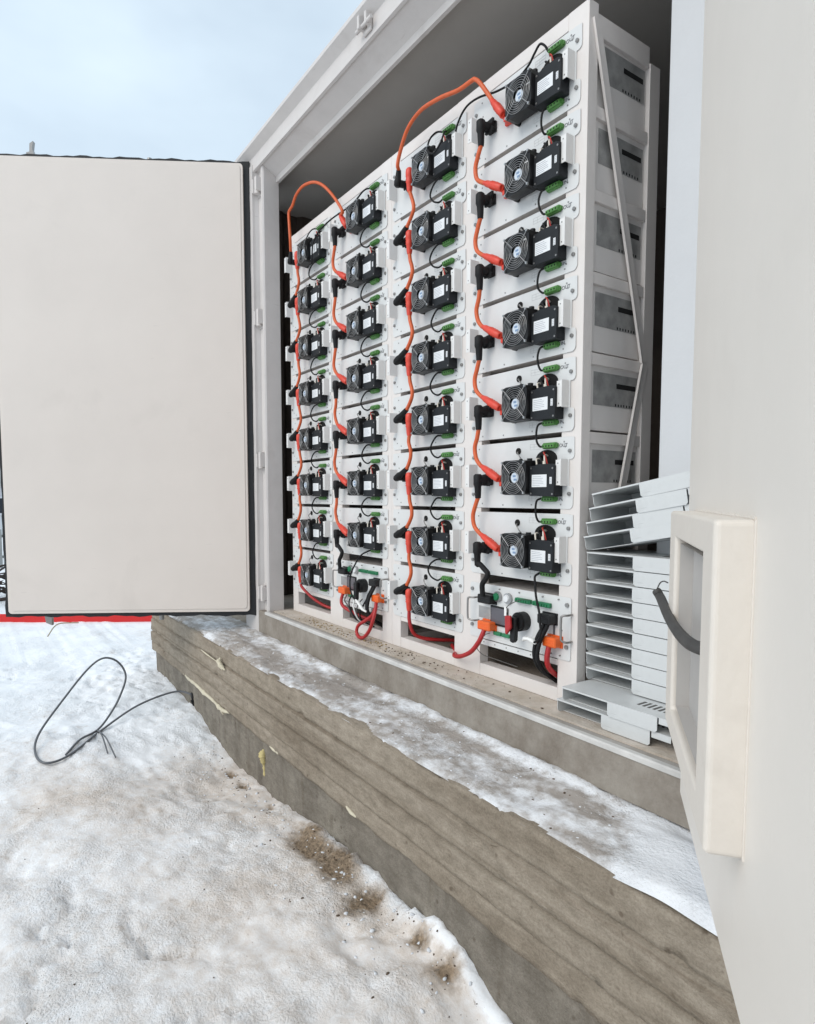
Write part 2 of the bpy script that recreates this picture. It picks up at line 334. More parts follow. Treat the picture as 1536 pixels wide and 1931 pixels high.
    def ring(s, c, r, t, n=28, m=5):
        """thin torus facing y"""
        vs = []
        for i in range(n):
            a = 2*math.pi*i/n
            for k in range(m):
                b_ = 2*math.pi*k/m; q = r+t*math.cos(b_)
                vs.append((c[0]+q*math.cos(a), c[1]+t*math.sin(b_), c[2]+q*math.sin(a)))
        return s.add(vs, [(i*m+k, ((i+1) % n)*m+k, ((i+1) % n)*m+(k+1) % m, i*m+(k+1) % m) for i in range(n) for k in range(m)], True)
    def disc(s, c, r, n=18, ry=None):
        return s.add([(c[0]+r*math.cos(2*math.pi*i/n), c[1], c[2]+(ry or r)*math.sin(2*math.pi*i/n)) for i in range(n)], [tuple(range(n))])
    def mesh(s, name, m):
        me = bpy.data.meshes.new(name); me.from_pydata(s.v, [], s.f); me.update()
        me.polygons.foreach_set('use_smooth', s.sm)
        import bmesh
        bm = bmesh.new(); bm.from_mesh(me); bmesh.ops.recalc_face_normals(bm, faces=bm.faces[:]); bm.to_mesh(me); bm.free()
        me.materials.append(MATS[m]); return me
    def build(s, name, m, parent=None, bevel=0.0):
        o = bpy.data.objects.new(name, s.mesh(name, m)); link(o, parent)
        if bevel > 0:
            b = o.modifiers.new('bevel', 'BEVEL'); b.width = bevel; b.segments = 2; b.limit_method = 'ANGLE'; b.angle_limit = R(40)
        return o
def catmull(pts, k=6):
    P = [Vector(p) for p in pts]; P = [P[0]*2-P[1]]+P+[P[-1]*2-P[-2]]; out = []
    for i in range(1, len(P)-2):
        a, b, c, d = P[i-1], P[i], P[i+1], P[i+2]
        for j in range(k):
            t = j/k
            out.append(0.5*((2*b)+(c-a)*t+(2*a-5*b+4*c-d)*t*t+(3*b-a-3*c+d)*t**3))
    out.append(P[-2]); return out
def tube(pts, r, n=8, k=6): return MB().loft(catmull(pts, k), r, n)
def copy_tree(o, parent=None):
    c = o.copy(); link(c, parent)
    for ch in o.children: copy_tree(ch, c)
    return c
def rounded(x0, x1, z0, z1, r, n=4):
    out = []
    for (cx, cz, a0) in ((x1-r, z1-r, 0), (x0+r, z1-r, 90), (x0+r, z0+r, 180), (x1-r, z0+r, 270)):
        for i in range(n+1):
            a = R(a0+90*i/n); out.append((cx+r*math.cos(a), cz+r*math.sin(a)))
    return out
def text_mesh(body, size, m):
    c = bpy.data.curves.new('t', 'FONT'); c.body = body; c.size = size; c.extrude = 0.0004; c.resolution_u = 3
    o = bpy.data.objects.new('t', c); scene.collection.objects.link(o)
    dg = bpy.context.evaluated_depsgraph_get(); me = bpy.data.meshes.new_from_object(o.evaluated_get(dg))
    bpy.data.objects.remove(o); me.materials.clear(); me.materials.append(MATS[m])
    me.transform(Matrix.Rotation(R(90), 4, 'X')); return me

# vectorised value noise
_perm = rng.random((256, 256))
def vnoise(x, y):
    xi = np.floor(x).astype(int); yi = np.floor(y).astype(int); fx = x-xi; fy = y-yi
    fx = fx*fx*(3-2*fx); fy = fy*fy*(3-2*fy)
    g = lambda a, b: _perm[a & 255, b & 255]
    return (g(xi, yi)*(1-fx)+g(xi+1, yi)*fx)*(1-fy)+(g(xi, yi+1)*(1-fx)+g(xi+1, yi+1)*fx)*fy
def fbm(x, y, o=4, g=0.5):
    s = 0; a = 1; t = 0
    for i in range(o):
        s = s+a*vnoise(x*2**i+17.3*i, y*2**i+5.1*i); t += a; a *= g
    return s/t-0.5
def sstep(a, b, x):
    t = np.clip((x-a)/(b-a), 0, 1); return t*t*(3-2*t)
def grid_obj(name, xs, ys, zf, m, parent=None, attrs=None):
    X, Y = np.meshgrid(xs, ys, indexing='ij'); Z = zf(X, Y)
    nx, ny = X.shape
    v = np.stack([X, Y, Z], -1).reshape(-1, 3)
    i = np.arange(nx-1)[:, None]*ny+np.arange(ny-1)[None, :]
    f = np.stack([i, i+ny, i+ny+1, i+1], -1).reshape(-1, 4)
    me = bpy.data.meshes.new(name); me.from_pydata(v.tolist(), [], f.tolist()); me.update()
    me.polygons.foreach_set('use_smooth', [True]*len(f)); me.materials.append(MATS[m])
    for k, fn in (attrs or {}).items():
        a = me.attributes.new(k, 'FLOAT', 'POINT'); a.data.foreach_set('value', np.clip(fn(X, Y), 0, 1.2).astype(np.float32).ravel())
    o = bpy.data.objects.new(name, me); return link(o, parent)

# ------------------------------------------------------------------ ground: trodden snow
CX = np.array([-40, -6, -3.6, -2.6, -1.97, -1.58, -1.04, -0.52, -0.25, 0.02, 0.2, 0.6, 3, 40])
CZ = np.array([-.70, -.68, -.645, -.67, -.785, -.765, -.71, -.672, -.70, -.665, -.745, -.76, -.72, -.72])
SOIL = [(-0.80, -0.530, .15, .055), (-0.64, -0.515, .12, .065), (-0.93, -0.485, .09, .035), (-0.40, -0.515, .045, .075), (0.02, -0.515, .05, .045), (-0.12, -0.50, .04, .025),
        (-1.62, -0.505, .05, .025), (-1.80, -0.495, .05, .022), (-1.28, -0.495, .04, .02)]
DENT = [(random.uniform(-3.2, 0.3), random.uniform(-1.9, -0.62), random.uniform(0, 3.14), random.uniform(.7, 1.25), random.uniform(.004, .011)) for _ in range(40)]
def soilmask(X, Y):
    s = np.zeros_like(X)
    for (a, b, rx, ry) in SOIL:
        s = np.maximum(s, 1.15-np.sqrt(((X-a)/rx)**2+((Y-b)/ry)**2)*0.62)
    return np.clip(s+0.9*fbm(X*8, Y*13, 4)-0.08, 0, 1)
def near(X, Y): return sstep(7, 4, np.hypot(X+1.2, Y+1.2))
def ground_z(X, Y):
    c = np.interp(X, CX, CZ); w = sstep(-1.15, -0.55, Y)*sstep(3.0, 0.5, Y)
    base = -0.685+0.03*fbm(X*0.5, Y*0.5, 3)
    z = base*(1-w)+c*w
    k = near(X, Y)
    z = z+0.055*fbm(X*1.6+3, Y*1.6, 3)*(0.35+0.65*k)+k*(0.026*fbm(X*6, Y*6, 3)+0.017*fbm(X*17+0.3*Y, Y*23, 3)*(0.5+1.2*sstep(-1.3, -0.6, Y))+0.009*fbm(X*44, Y*44, 2))
    for (a, b, th, sc_, dp) in DENT:
        ca, sa = math.cos(th), math.sin(th); px_ = ((X-a)*ca+(Y-b)*sa)/(0.14*sc_); py_ = (-(X-a)*sa+(Y-b)*ca)/(0.06*sc_)
        if abs(a) < 40:
            q = np.sqrt(px_**2+py_**2)+0.5*fbm(X*9+a*7, Y*9, 3); z = z+dp*(-np.exp(-(q/0.85)**4)+0.55*np.exp(-((q-1.15)/0.28)**2))
    crust = np.abs(fbm(X*5.2+0.6*fbm(X*3, Y*3, 2), Y*7+2, 3)); z = z-k*0.028*sstep(0.05, 0.0, crust)*sstep(-0.05, 0.15, fbm(X*1.1+9, Y*1.4, 2))
    # narrow wall of hard snow left against the concrete
    rid = np.exp(-((Y+0.455-0.03*fbm(X*5, X*0+1, 3))/(0.030+0.03*vnoise(X*4, X*0+7)))**2)*sstep(-1.25, -0.8, X)*sstep(1.2, 0.4, X)
    z = z+rid*(0.040+0.11*fbm(X*10, Y*12+9, 4))
    z = z-0.012*sstep(0.2, 0.9, soilmask(X, Y))*sstep(-0.40, -0.47, Y)
    return z
def geo(a, b, n): return a+(b-a)*(np.linspace(0, 1, n)**3)
xs = np.concatenate([geo(-4.6, -400, 34)[::-1][:-1], np.arange(-4.6, 1.6, 0.021), geo(1.6, 400, 30)])
ys = np.concatenate([geo(-3.0, -400, 32)[::-1][:-1], np.arange(-3.0, -0.36, 0.019), geo(-0.35, 400, 40)])
def dirt_f(X, Y):
    d = 0.62*sstep(-2.9, -1.0, X-0.55*(Y+0.5))+0.30*sstep(-0.85, -0.5, Y)*sstep(-3.5, -2.0, X)
    d = d-0.22*sstep(-1.1, -1.9, Y)
    d = d+1.0*fbm(X*1.7, Y*2.3, 4)+0.4*fbm(X*7, Y*7, 3)+0.7*sstep(0.0, 0.5, soilmask(X, Y))
    rid = np.exp(-((Y+0.452)/0.03)**2)*sstep(-1.1, -0.7, X)
    return np.clip(d-1.0*rid, 0, 1)*near(X, Y)
ground = grid_obj('snow_ground', xs, ys, ground_z, 'snow', attrs={'dirt': dirt_f, 'soil': lambda X, Y: soilmask(X, Y)*near(X, Y)})
tag(ground, 'trodden dirty snow covering the ground', None, None, 'structure')
def gz(x, y): return float(ground_z(np.array([[x]]), np.array([[y]]))[0, 0])

# ------------------------------------------------------------------ concrete foundation
fnd = empty('concrete_foundation', (-1.2, 0.6, -1.0))
tag(fnd, 'stepped rough concrete foundation slab under the white container', 'foundation')
FO = Vector(fnd.location)
def under(parent, o):
    o.matrix_parent_inverse = Matrix.Translation(-Vector(parent.location)); return o
def slab_face():
    # board-marked front: lay boards as bands with small steps between them
    bands = [(-0.150, -0.457), (-0.242, -0.456), (-0.244, -0.449), (-0.250, -0.449), (-0.252, -0.461), (-0.330, -0.462), (-0.333, -0.448), (-0.342, -0.447), (-0.345, -0.467), (-0.416, -0.464), (-0.418, -0.457), (-0.423, -0.457), (-0.425, -0.461), (-0.490, -0.461)]
    prof = []
    for i in range(len(bands)-1):
        (z0, y0), (z1, y1) = bands[i], bands[i+1]; n = max(1, int(round((z0-z1)/0.011)))
        for j in range(n): prof.append((z0+(z1-z0)*j/n, y0+(y1-y0)*j/n))
    prof.append(bands[-1])
    prof = [(-0.1505, -0.15), (-0.1505, -0.30), (-0.1505, -0.42), (-0.151, -0.447), (-0.154, -0.454)]+prof[1:]+[(-0.492, -0.445), (-0.49, -0.30)]
    xs_ = np.concatenate([np.arange(-3.68, 1.6, 0.022), np.linspace(1.6, 4, 12)])
    P = np.array(prof); m = len(P); V = np.zeros((len(xs_), m, 3))
    V[:, :, 0] = xs_[:, None]; V[:, :, 1] = P[None, :, 1]; V[:, :, 2] = P[None, :, 0]
    X, Zz = V[:, :, 0], V[:, :, 2]
    face = ((P[:, 1] < -0.44)&(P[:, 0] < -0.153)&(P[:, 0] > -0.4905))[None, :]
    V[:, :, 1] += face*(0.008*fbm(X*1.3, Zz*6, 4)+0.007*fbm(X*14, Zz*18, 3)+0.004*fbm(X*40, Zz*40, 2)+0.003*fbm(X*1.5, Zz*70, 2))
    V[:, :, 2] += face*0.003*fbm(X*2.2, Zz*4, 3)*((P[:, 0] < -0.2)&(P[:, 0] > -0.46))[None, :]
    edge = (np.abs(P[:, 0]+0.49) < 0.004)[None, :]
    V[:, :, 2] += edge*(0.030*fbm(X*5, X*0+4, 4))+face*0.006*fbm(X*11, Zz*11+3, 3)
    te = (np.abs(P[:, 0]+0.1525) < 0.0025)[None, :]; V[:, :, 2] += te*np.minimum(0, 0.022*fbm(X*8, X*0+2, 4)-0.002); V[:, :, 1] += te*np.maximum(0, 0.02*fbm(X*9+5, X*0, 3))
    pit = fbm(X*22+5, Zz*30+2, 2); V[:, :, 1] += face*np.where(pit > 0.33, 0.010, 0)
    nx = len(xs_); i = np.arange(nx-1)[:, None]*m+np.arange(m-1)[None, :]
    f = np.stack([i, i+m, i+m+1, i+1], -1).reshape(-1, 4).tolist()
    v = V.reshape(-1, 3).tolist()
    f += [tuple(range(m))]
    b = MB(); b.add(v, f, True); return b
under(fnd, slab_face().build('upper_slab', 'concrete_slab', fnd))
bk = MB(); bk.box(-3.676, 4, -0.30, 2.6, -0.485, -0.152)
under(fnd, bk.build('slab_core', 'concrete_slab', fnd))
def base_face():
    xs_ = np.concatenate([np.arange(-3.64, 1.6, 0.026), np.linspace(1.6, 4, 12)]); zs = np.linspace(-0.485, -1.05, 24)
    X, Zz = np.meshgrid(xs_, zs, indexing='ij')
    Yv = -0.432+0.012*fbm(X*2, Zz*4, 4)+0.005*fbm(X*16, Zz*16, 2)
    Yv = Yv-0.010*sstep(0.30, 0.36, np.abs(((X*1.0+0.15) % 1.2)-0.6))*0.6
    m = len(zs); V = np.stack([X, Yv, Zz], -1).reshape(-1, 3).tolist()
    i = np.arange(len(xs_)-1)[:, None]*m+np.arange(m-1)[None, :]
    f = np.stack([i, i+m, i+m+1, i+1], -1).reshape(-1, 4).tolist()
    b = MB(); b.add(V, f, True); b.box(-3.63, 4, -0.38, 2.5, -1.05, -0.487); return b
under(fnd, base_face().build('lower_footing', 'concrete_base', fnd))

# icy snow lying on the ledge in front of the container
def ledge_z(X, Y):
    k = sstep(-0.452, -0.405, Y)
    z = -0.1475+0.006*k+k*(0.022*fbm(X*5, Y*9, 3)+0.012*fbm(X*16, Y*26, 3)+0.007*fbm(X*40, Y*60, 2))
    crest = np.exp(-((Y+0.175)/0.03)**2)*(0.02+0.03*fbm(X*6, Y*2, 3))
    fresh = sstep(0.40, 0.60, X+0.42*(Y+0.30)+0.10*fbm(X*4, Y*4, 2))
    fe = sstep(-0.468, -0.425, Y+0.012*fbm(X*6, Y*0, 2))
    smooth = -0.149+fe*(0.030+0.012*fbm(X*2, Y*3, 2))*(1-0.96*sstep(-0.25, -0.165, Y))
    z = z+crest*sstep(-2.6, -0.3, X)*0.8
    return np.maximum(z*(1-fresh)+smooth*fresh, np.where(Y < -0.447+0.075*np.maximum(0, fbm(X*5, Y*6, 4)+0.10)*(1-fresh)+0.02*fbm(X*14, Y*0, 2), -0.156, -0.1486))*1.0-np.where(Y < -0.447+0.075*np.maximum(0, fbm(X*5, Y*6, 4)+0.10)*(1-fresh)+0.02*fbm(X*14, Y*0, 2), 0.008, 0.0)
def ledge_dirt(X, Y):
    fresh = sstep(0.36, 0.54, X+0.42*(Y+0.30)+0.10*fbm(X*4, Y*4, 2))
    d = 0.72+1.15*fbm(X*3.0, Y*9, 4)+0.75*fbm(X*13, Y*30, 3)
    d = d-0.5*np.exp(-((Y+0.19)/0.035)**2)*sstep(-1.2, 0.0, X)
    return np.clip(d, 0, 1)*(1-fresh)
lx = np.concatenate([np.arange(-3.66, 1.5, 0.013), np.linspace(1.5, 4, 10)]); ly = np.linspace(-0.452, -0.120, 38)
ledge = grid_obj('ledge_snow', lx, ly, ledge_z, 'slab_snow', attrs={'dirt': ledge_dirt, 'soil': lambda X, Y: np.clip(0.14+0.6*fbm(X*2.2+4, Y*6, 3), 0, 1)*(1-sstep(0.3, 0.5, X))})
tag(ledge, 'thin grey icy snow lying on the concrete ledge below the container sill', None, None, 'stuff')

# ------------------------------------------------------------------ container
con = empty('shipping_container', (-0.9, 0.0, -0.15))
tag(con, 'white steel container with both side doors swung wide open', 'container')
CO = Vector(con.location)
def cpart(name, mb, m, bevel=0.0): return under(con, mb.build(name, m, con, bevel))
XL, XR_ = -2.75, 1.00
b = MB(); b.prism([(-0.155, -0.137), (-0.155, -0.012), (-0.150, -0.006), (-0.10, -0.006), (-0.10, -0.137)], 'x', -2.30, XR_)
cpart('bottom_rail', b, 'dirty_rail')
b = MB(); b.prism([(-0.160, -0.016), (-0.160, -0.004), (-0.156, 0.0005), (-0.139, 0.0005), (-0.139, -0.0055), (-0.150, -0.0055), (-0.1545, -0.016)], 'x', -2.155, XR_)
cpart('sill_lip', b, 'lip_metal')
b = MB(); b.box(-2.155, XR_, -0.1388, -0.112, -0.03, -0.0035); cpart('sill_strip', b, 'floor_strip')
b = MB(); b.box(XL+.05, XR_, -0.104, 2.25, -0.06, 0.0); cpart('floor', b, 'floor_board')
b = MB(); b.prism([(-0.190, 2.672), (-0.150, 2.640), (-0.150, 2.566), (-0.138, 2.562), (-0.138, 2.572), (-0.05, 2.522), (-0.05, 2.490), (-0.035, 2.488), (-0.035, 2.58), (0.0, 2.60), (0.0, 2.72), (-0.160, 2.72), (-0.190, 2.690)], 'x', XL, XR_+0.2)
cpart('header_beam', b, 'container_white')
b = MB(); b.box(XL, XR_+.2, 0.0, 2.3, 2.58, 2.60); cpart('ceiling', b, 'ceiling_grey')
b = MB(); b.box(XL, XR_+.2, 0.0, 2.32, 2.601, 2.715); cpart('roof', b, 'container_white')
# corner post at the left with its reveal
b = MB(); b.prism([(-2.160, -0.035), (-2.160, -0.126), (-2.166, -0.134), (-2.185, -0.134), (-2.192, -0.118), (-2.255, -0.118), (-2.262, -0.140), (-2.262, -0.156), (-2.47, -0.156), (-2.47, -0.035)], 'z', -0.148, 2.60)
cpart('corner_post', b, 'container_white')
b = MB(); b.box(0.60, 0.82, -0.15, -0.03, -0.148, 2.6); cpart('corner_post', b, 'container_white', 0.004)
b = MB(); b.prism([(0.203, 0.17), (0.44, 0.17), (0.44, 0.24), (0.203, 0.24)], 'z', 0.0, 2.579); cpart('inner_upright', b, 'upright_white', 0.003)
b = MB(); b.box(0.44, 0.99, 0.18, 0.24, 0.001, 2.578); cpart('inner_panel', b, 'upright_white')
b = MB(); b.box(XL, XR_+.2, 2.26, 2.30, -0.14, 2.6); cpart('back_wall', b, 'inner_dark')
def corrugated(x, dx):
    pts = []; y = 0.0
    while y < 2.26:
        pts += [(x, y), (x, y+.09), (x+dx, y+.12), (x+dx, y+.21)]; y += 0.24
    return pts
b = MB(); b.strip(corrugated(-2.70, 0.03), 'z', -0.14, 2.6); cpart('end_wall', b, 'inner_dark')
b = MB(); b.strip(corrugated(1.0, 0.03), 'z', -0.14, 2.6); cpart('end_wall', b, 'container_white')
for z in (0.35, 0.95, 1.5, 1.95):
    b = MB(); b.box(-2.66, -2.20, 0.40, 0.46, z, z+.05); cpart('wall_batten', b, 'bark')
for (z0, z1) in ((2.428, 2.519), (1.68, 1.775), (0.85, 0.945), (0.055, 0.15)):
    b = MB(); b.cyl((-2.224, -0.139, z0), (-2.224, -0.139, z1), 0.017, 12); b.box(-2.20, -2.189, -0.16, -0.119, z0+.008, z1-.008); b.box(-2.258, -2.24, -0.16, -0.119, z0+.008, z1-.008)
    b.box(-2.257, -2.19, -0.124, -0.1185, z0-.01, z1+.01)
    cpart('hinge', b, 'container_white')
# small latch keeper and welds on the header
b = MB(); b.box(-1.00, -0.985, -0.192, -0.152, 2.60, 2.655, 0.003); b.box(-0.955, -0.94, -0.185, -0.152, 2.60, 2.65, 0.003); b.box(-1.00, -0.94, -0.162, -0.151, 2.585, 2.605, 0.003); b.cyl((-1.03, -0.175, 2.612), (-0.91, -0.175, 2.612), 0.008, 8)
cpart('latch_keeper', b, 'container_white')

# ---- door leaves: local x = along leaf from hinge, local y = towards the inner face side, z up
def door_empty_matrix(H, d, n):
    return Matrix(((d[0], n[0], 0, H[0]), (d[1], n[1], 0, H[1]), (0, 0, 1, 0), (0, 0, 0, 1)))
def dpart(door, name, mb, m, bevel=0.0): return mb.build(name, m, door, bevel)
def set_world(o, parent, M):
    o.parent = parent; o.matrix_parent_inverse = Matrix.Identity(4); o.matrix_basis = Matrix.Translation(-Vector(parent.location)) @ M
# left leaf
b = MB(); b.box(-0.01, 1.41, -0.062, -0.030, -0.03, 2.625)
ld = b.build('door', 'container_white'); set_world(ld, con, door_empty_matrix((-2.3, -0.2), (-0.516, -0.857), (0.857, -0.516)))
ld['label'] = 'left door leaf seen from its cream inner side with black seal'
b = MB(); b.prism(rounded(-0.002, 1.416, -0.016, 2.616, 0.02), 'y', -0.030, -0.004)
b.prism(rounded(0.012, 1.402, 0.002, 2.604, 0.02), 'y', -0.004, 0.0)
pan = dpart(ld, 'inner_panel', b, 'cream_panel', 0.002)
# lining rubber: wavy lip round the leaf
def seal_ring():
    b = MB(); o = []; i = []
    def side(p0, p1, n, nx, nz):
        for k in range(n):
            t = k/n; x = p0[0]+(p1[0]-p0[0])*t; z = p0[1]+(p1[1]-p0[1])*t; w = 0.0035*math.sin(t*37+p0[0]*5)+0.003*math.sin(t*91)
            o.append((x+nx*w, z+nz*w))
    side((-0.037, -0.043), (1.437, -0.036), 40, 0, 1); side((1.437, -0.036), (1.437, 2.634), 40, 1, 0); side((1.437, 2.634), (-0.037, 2.634), 40, 0, 1); side((-0.037, 2.634), (-0.037, -0.043), 40, 1, 0)
    b.prism(o, 'y', -0.034, -0.020); return b
dpart(ld, 'rubber_seal', seal_ring(), 'gasket')
for s in (1.222, 0.55):
    b = MB(); b.cyl((s, -0.085, -0.075), (s, -0.085, 2.665), 0.014, 10)
    b.prism([(s-.018, 2.62), (s+.018, 2.62), (s+.022, 2.67), (s+.004, 2.675), (s+.002, 2.72), (s-.018, 2.735), (s-.012, 2.69), (s-.022, 2.66)] if s > 1 else [(s-.018, 2.60), (s+.018, 2.60), (s+.018, 2.63), (s-.018, 2.63)], 'y', -0.095, -0.07)
    b.prism([(s-.02, -0.04), (s+.02, -0.04), (s+.012, -0.085), (s-.022, -0.10), (s-.022, -0.06)] if s > 1 else [(s-.02, -0.02), (s+.02, -0.02), (s+.02, 0), (s-.02, 0)], 'y', -0.095, -0.07)
    dpart(ld, 'locking_rod', b, 'screw_steel')
# right leaf
b = MB(); b.box(0.002, 1.41, -0.062, -0.026, -0.028, 2.622)
rd = b.build('door', 'container_white'); set_world(rd, con, door_empty_matrix((0.53, -0.2), (0.614, -0.789), (-0.789, -0.614)))
rd['label'] = 'right door leaf close to the camera with recessed pull box'
b = MB(); b.prism(rounded(0.0, 1.41, -0.03, 2.62, 0.006), 'y', -0.026, 0.0); dpart(rd, 'inner_panel', b, 'door_cream', 0.003)
def recess_box():
    s0, s1, z0, z1, o1, o0 = 0.12, 0.69, 0.19, 0.651, 0.050, 0.0005
    a0, a1, c0, c1, ob = 0.222, 0.592, 0.243, 0.598, 0.006
    V = [(s0, o1, z0), (s1, o1, z0), (s1, o1, z1), (s0, o1, z1), (a0, o1, c0), (a1, o1, c0), (a1, o1, c1), (a0, o1, c1),
         (s0, o0, z0), (s1, o0, z0), (s1, o0, z1), (s0, o0, z1), (a0, ob, c0), (a1, ob, c0), (a1, ob, c1), (a0, ob, c1)]
    F = [(0, 1, 5, 4), (1, 2, 6, 5), (2, 3, 7, 6), (3, 0, 4, 7), (0, 8, 9, 1), (1, 9, 10, 2), (2, 10, 11, 3), (3, 11, 8, 0), (4, 5, 13, 12), (5, 6, 14, 13), (6, 7, 15, 14), (7, 4, 12, 15), (12, 13, 14, 15)]
    b = MB(); b.add(V, F); return b
o = recess_box(); me = o.mesh('pull_box', 'box_cream'); pb = bpy.data.objects.new('pull_box', me); link(pb, rd)
bv = pb.modifiers.new('bevel', 'BEVEL'); bv.width = 0.0085; bv.segments = 4; bv.limit_method = 'ANGLE'
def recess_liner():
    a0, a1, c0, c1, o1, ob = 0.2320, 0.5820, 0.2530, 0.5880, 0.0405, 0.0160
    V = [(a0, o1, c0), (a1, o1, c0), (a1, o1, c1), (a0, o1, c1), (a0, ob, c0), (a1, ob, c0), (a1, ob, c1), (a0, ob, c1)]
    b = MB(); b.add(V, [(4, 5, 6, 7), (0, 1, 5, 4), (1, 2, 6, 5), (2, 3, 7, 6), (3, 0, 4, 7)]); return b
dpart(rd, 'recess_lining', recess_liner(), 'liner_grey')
# weld bead round the box
bead = []
for k in range(60): bead.append((0.6905, 0.0005, 0.19+0.461*k/59))
wb = MB(); wb.loft(bead, [0.0022+0.0004*math.sin(k*2.3) for k in range(60)], 6)
bead = [(0.69-0.57*k/59, 0.0005, 0.652+0.0006*math.sin(k*2.1)) for k in range(60)]; wb.loft(bead, [0.0028+0.0009*math.sin(k*1.7) for k in range(60)], 6)
dpart(rd, 'weld_bead', wb, 'box_cream')
b = tube([(0.015, 0.068, 0.462), (0.03, 0.058, 0.445), (0.165, 0.056, 0.434), (0.295, 0.055, 0.431), (0.43, 0.053, 0.436), (0.525, 0.046, 0.443), (0.575, 0.030, 0.450)], [0.0085]+[0.0108]*36, 10)
dpart(rd, 'pull_strap', b, 'strap_grey')
b = tube([(0.018, 0.066, 0.462), (0.03, 0.060, 0.480), (0.05, 0.054, 0.487), (0.10, 0.050, 0.490)], 0.0016, 5); dpart(rd, 'strap_wire', b, 'dark_steel')

# ------------------------------------------------------------------ battery racks
P_ = 0.2485; ZTOP = 2.0709
def rack(name, x0, xm0, xm1, x1, label, side_brace):
    t = empty(name, ((x0+x1)/2, 0.18, 0.001)); tag(t, label, 'rack', 'battery racks standing in the container')
    def add(nm, mb, bev=0.0018): return under(t, mb.build(nm, 'rack_white', t, bev))
    F0, D = 0.0038, 0.365
    for (a, c) in ((x0, x0+.070), (xm0, xm1), (x1-.080, x1)):
        b = MB(); b.box(a, c, F0, 0.047, 0.001, 2.173); add('front_post', b)
    for (a, c) in ((x0, x0+.05), (x1-.05, x1)):
        b = MB(); b.box(a, c, 0.310, D, 0.001, 2.10); add('back_post', b)
    for (a, c) in ((x0+.0705, xm0-.0005), (xm1+.0005, x1-.0805)):
        b = MB(); b.box(a, c, F0+.0006, 0.045, 2.124, 2.1725); add('top_rail', b)
        b = MB(); b.box(a, c, F0+.0006, 0.055, 0.0015, 0.0475); add('bottom_rail', b)
        b = MB(); b.box(a, c, F0+.001, 0.05, 0.1225, 0.143); add('foot_rail', b)
    for xx in (x0+.003, x1-.033):
        b = MB(); b.box(xx, xx+.030, 0.0475, 0.3095, 2.085, 2.150); add('side_rail', b)
        for r in range(8):
            zt = ZTOP-r*P_-0.187-0.002
            b = MB(); b.box(xx, xx+.030, 0.0475, 0.3095, zt-.036, zt); add('side_rail', b)
        b = MB(); b.box(xx, xx+.030, 0.0475, 0.3095, 0.0015, 0.045); add('side_rail', b)
    for (a, c) in ((x0+.0505, x1-.0505),):
        b = MB(); b.box(a, c, 0.32, 0.36, 2.06, 2.10); add('back_rail', b)
    if side_brace:
        for (p, q) in (((0.0405, 0.035, 2.125), (0.0405, 0.312, 1.135)), ((0.0405, 0.316, 1.125), (0.0405, 0.075, 0.16))):
            d = Vector(q)-Vector(p); L = d.length; d.normalize(); nrm = Vector((1, 0, 0)); w = nrm.cross(d)
            b = MB(); V = []
            prof = [(-.019, .0), (.019, .0), (.019, .0022), (-.016, .0022), (-.016, .0085), (-.019, .0085)]
            for e in (0, L):
                for (a, c) in prof: V.append(Vector(p)+d*e+w*a+nrm*c)
            n = 6; b.add(V, [tuple(range(n))[::-1], tuple(range(n, 2*n))]+[(i, (i+1) % n, n+(i+1) % n, n+i) for i in range(n)])
            add('brace', b, 0)
    return t
rack('battery_rack', -1.0345, -0.580, -0.4265, 0.040, 'right white battery rack with diagonal braces on its open side', True)
rack('battery_rack', -2.107, -1.634, -1.500, -1.0355, 'left white battery rack standing beside the hinged left jamb', False)

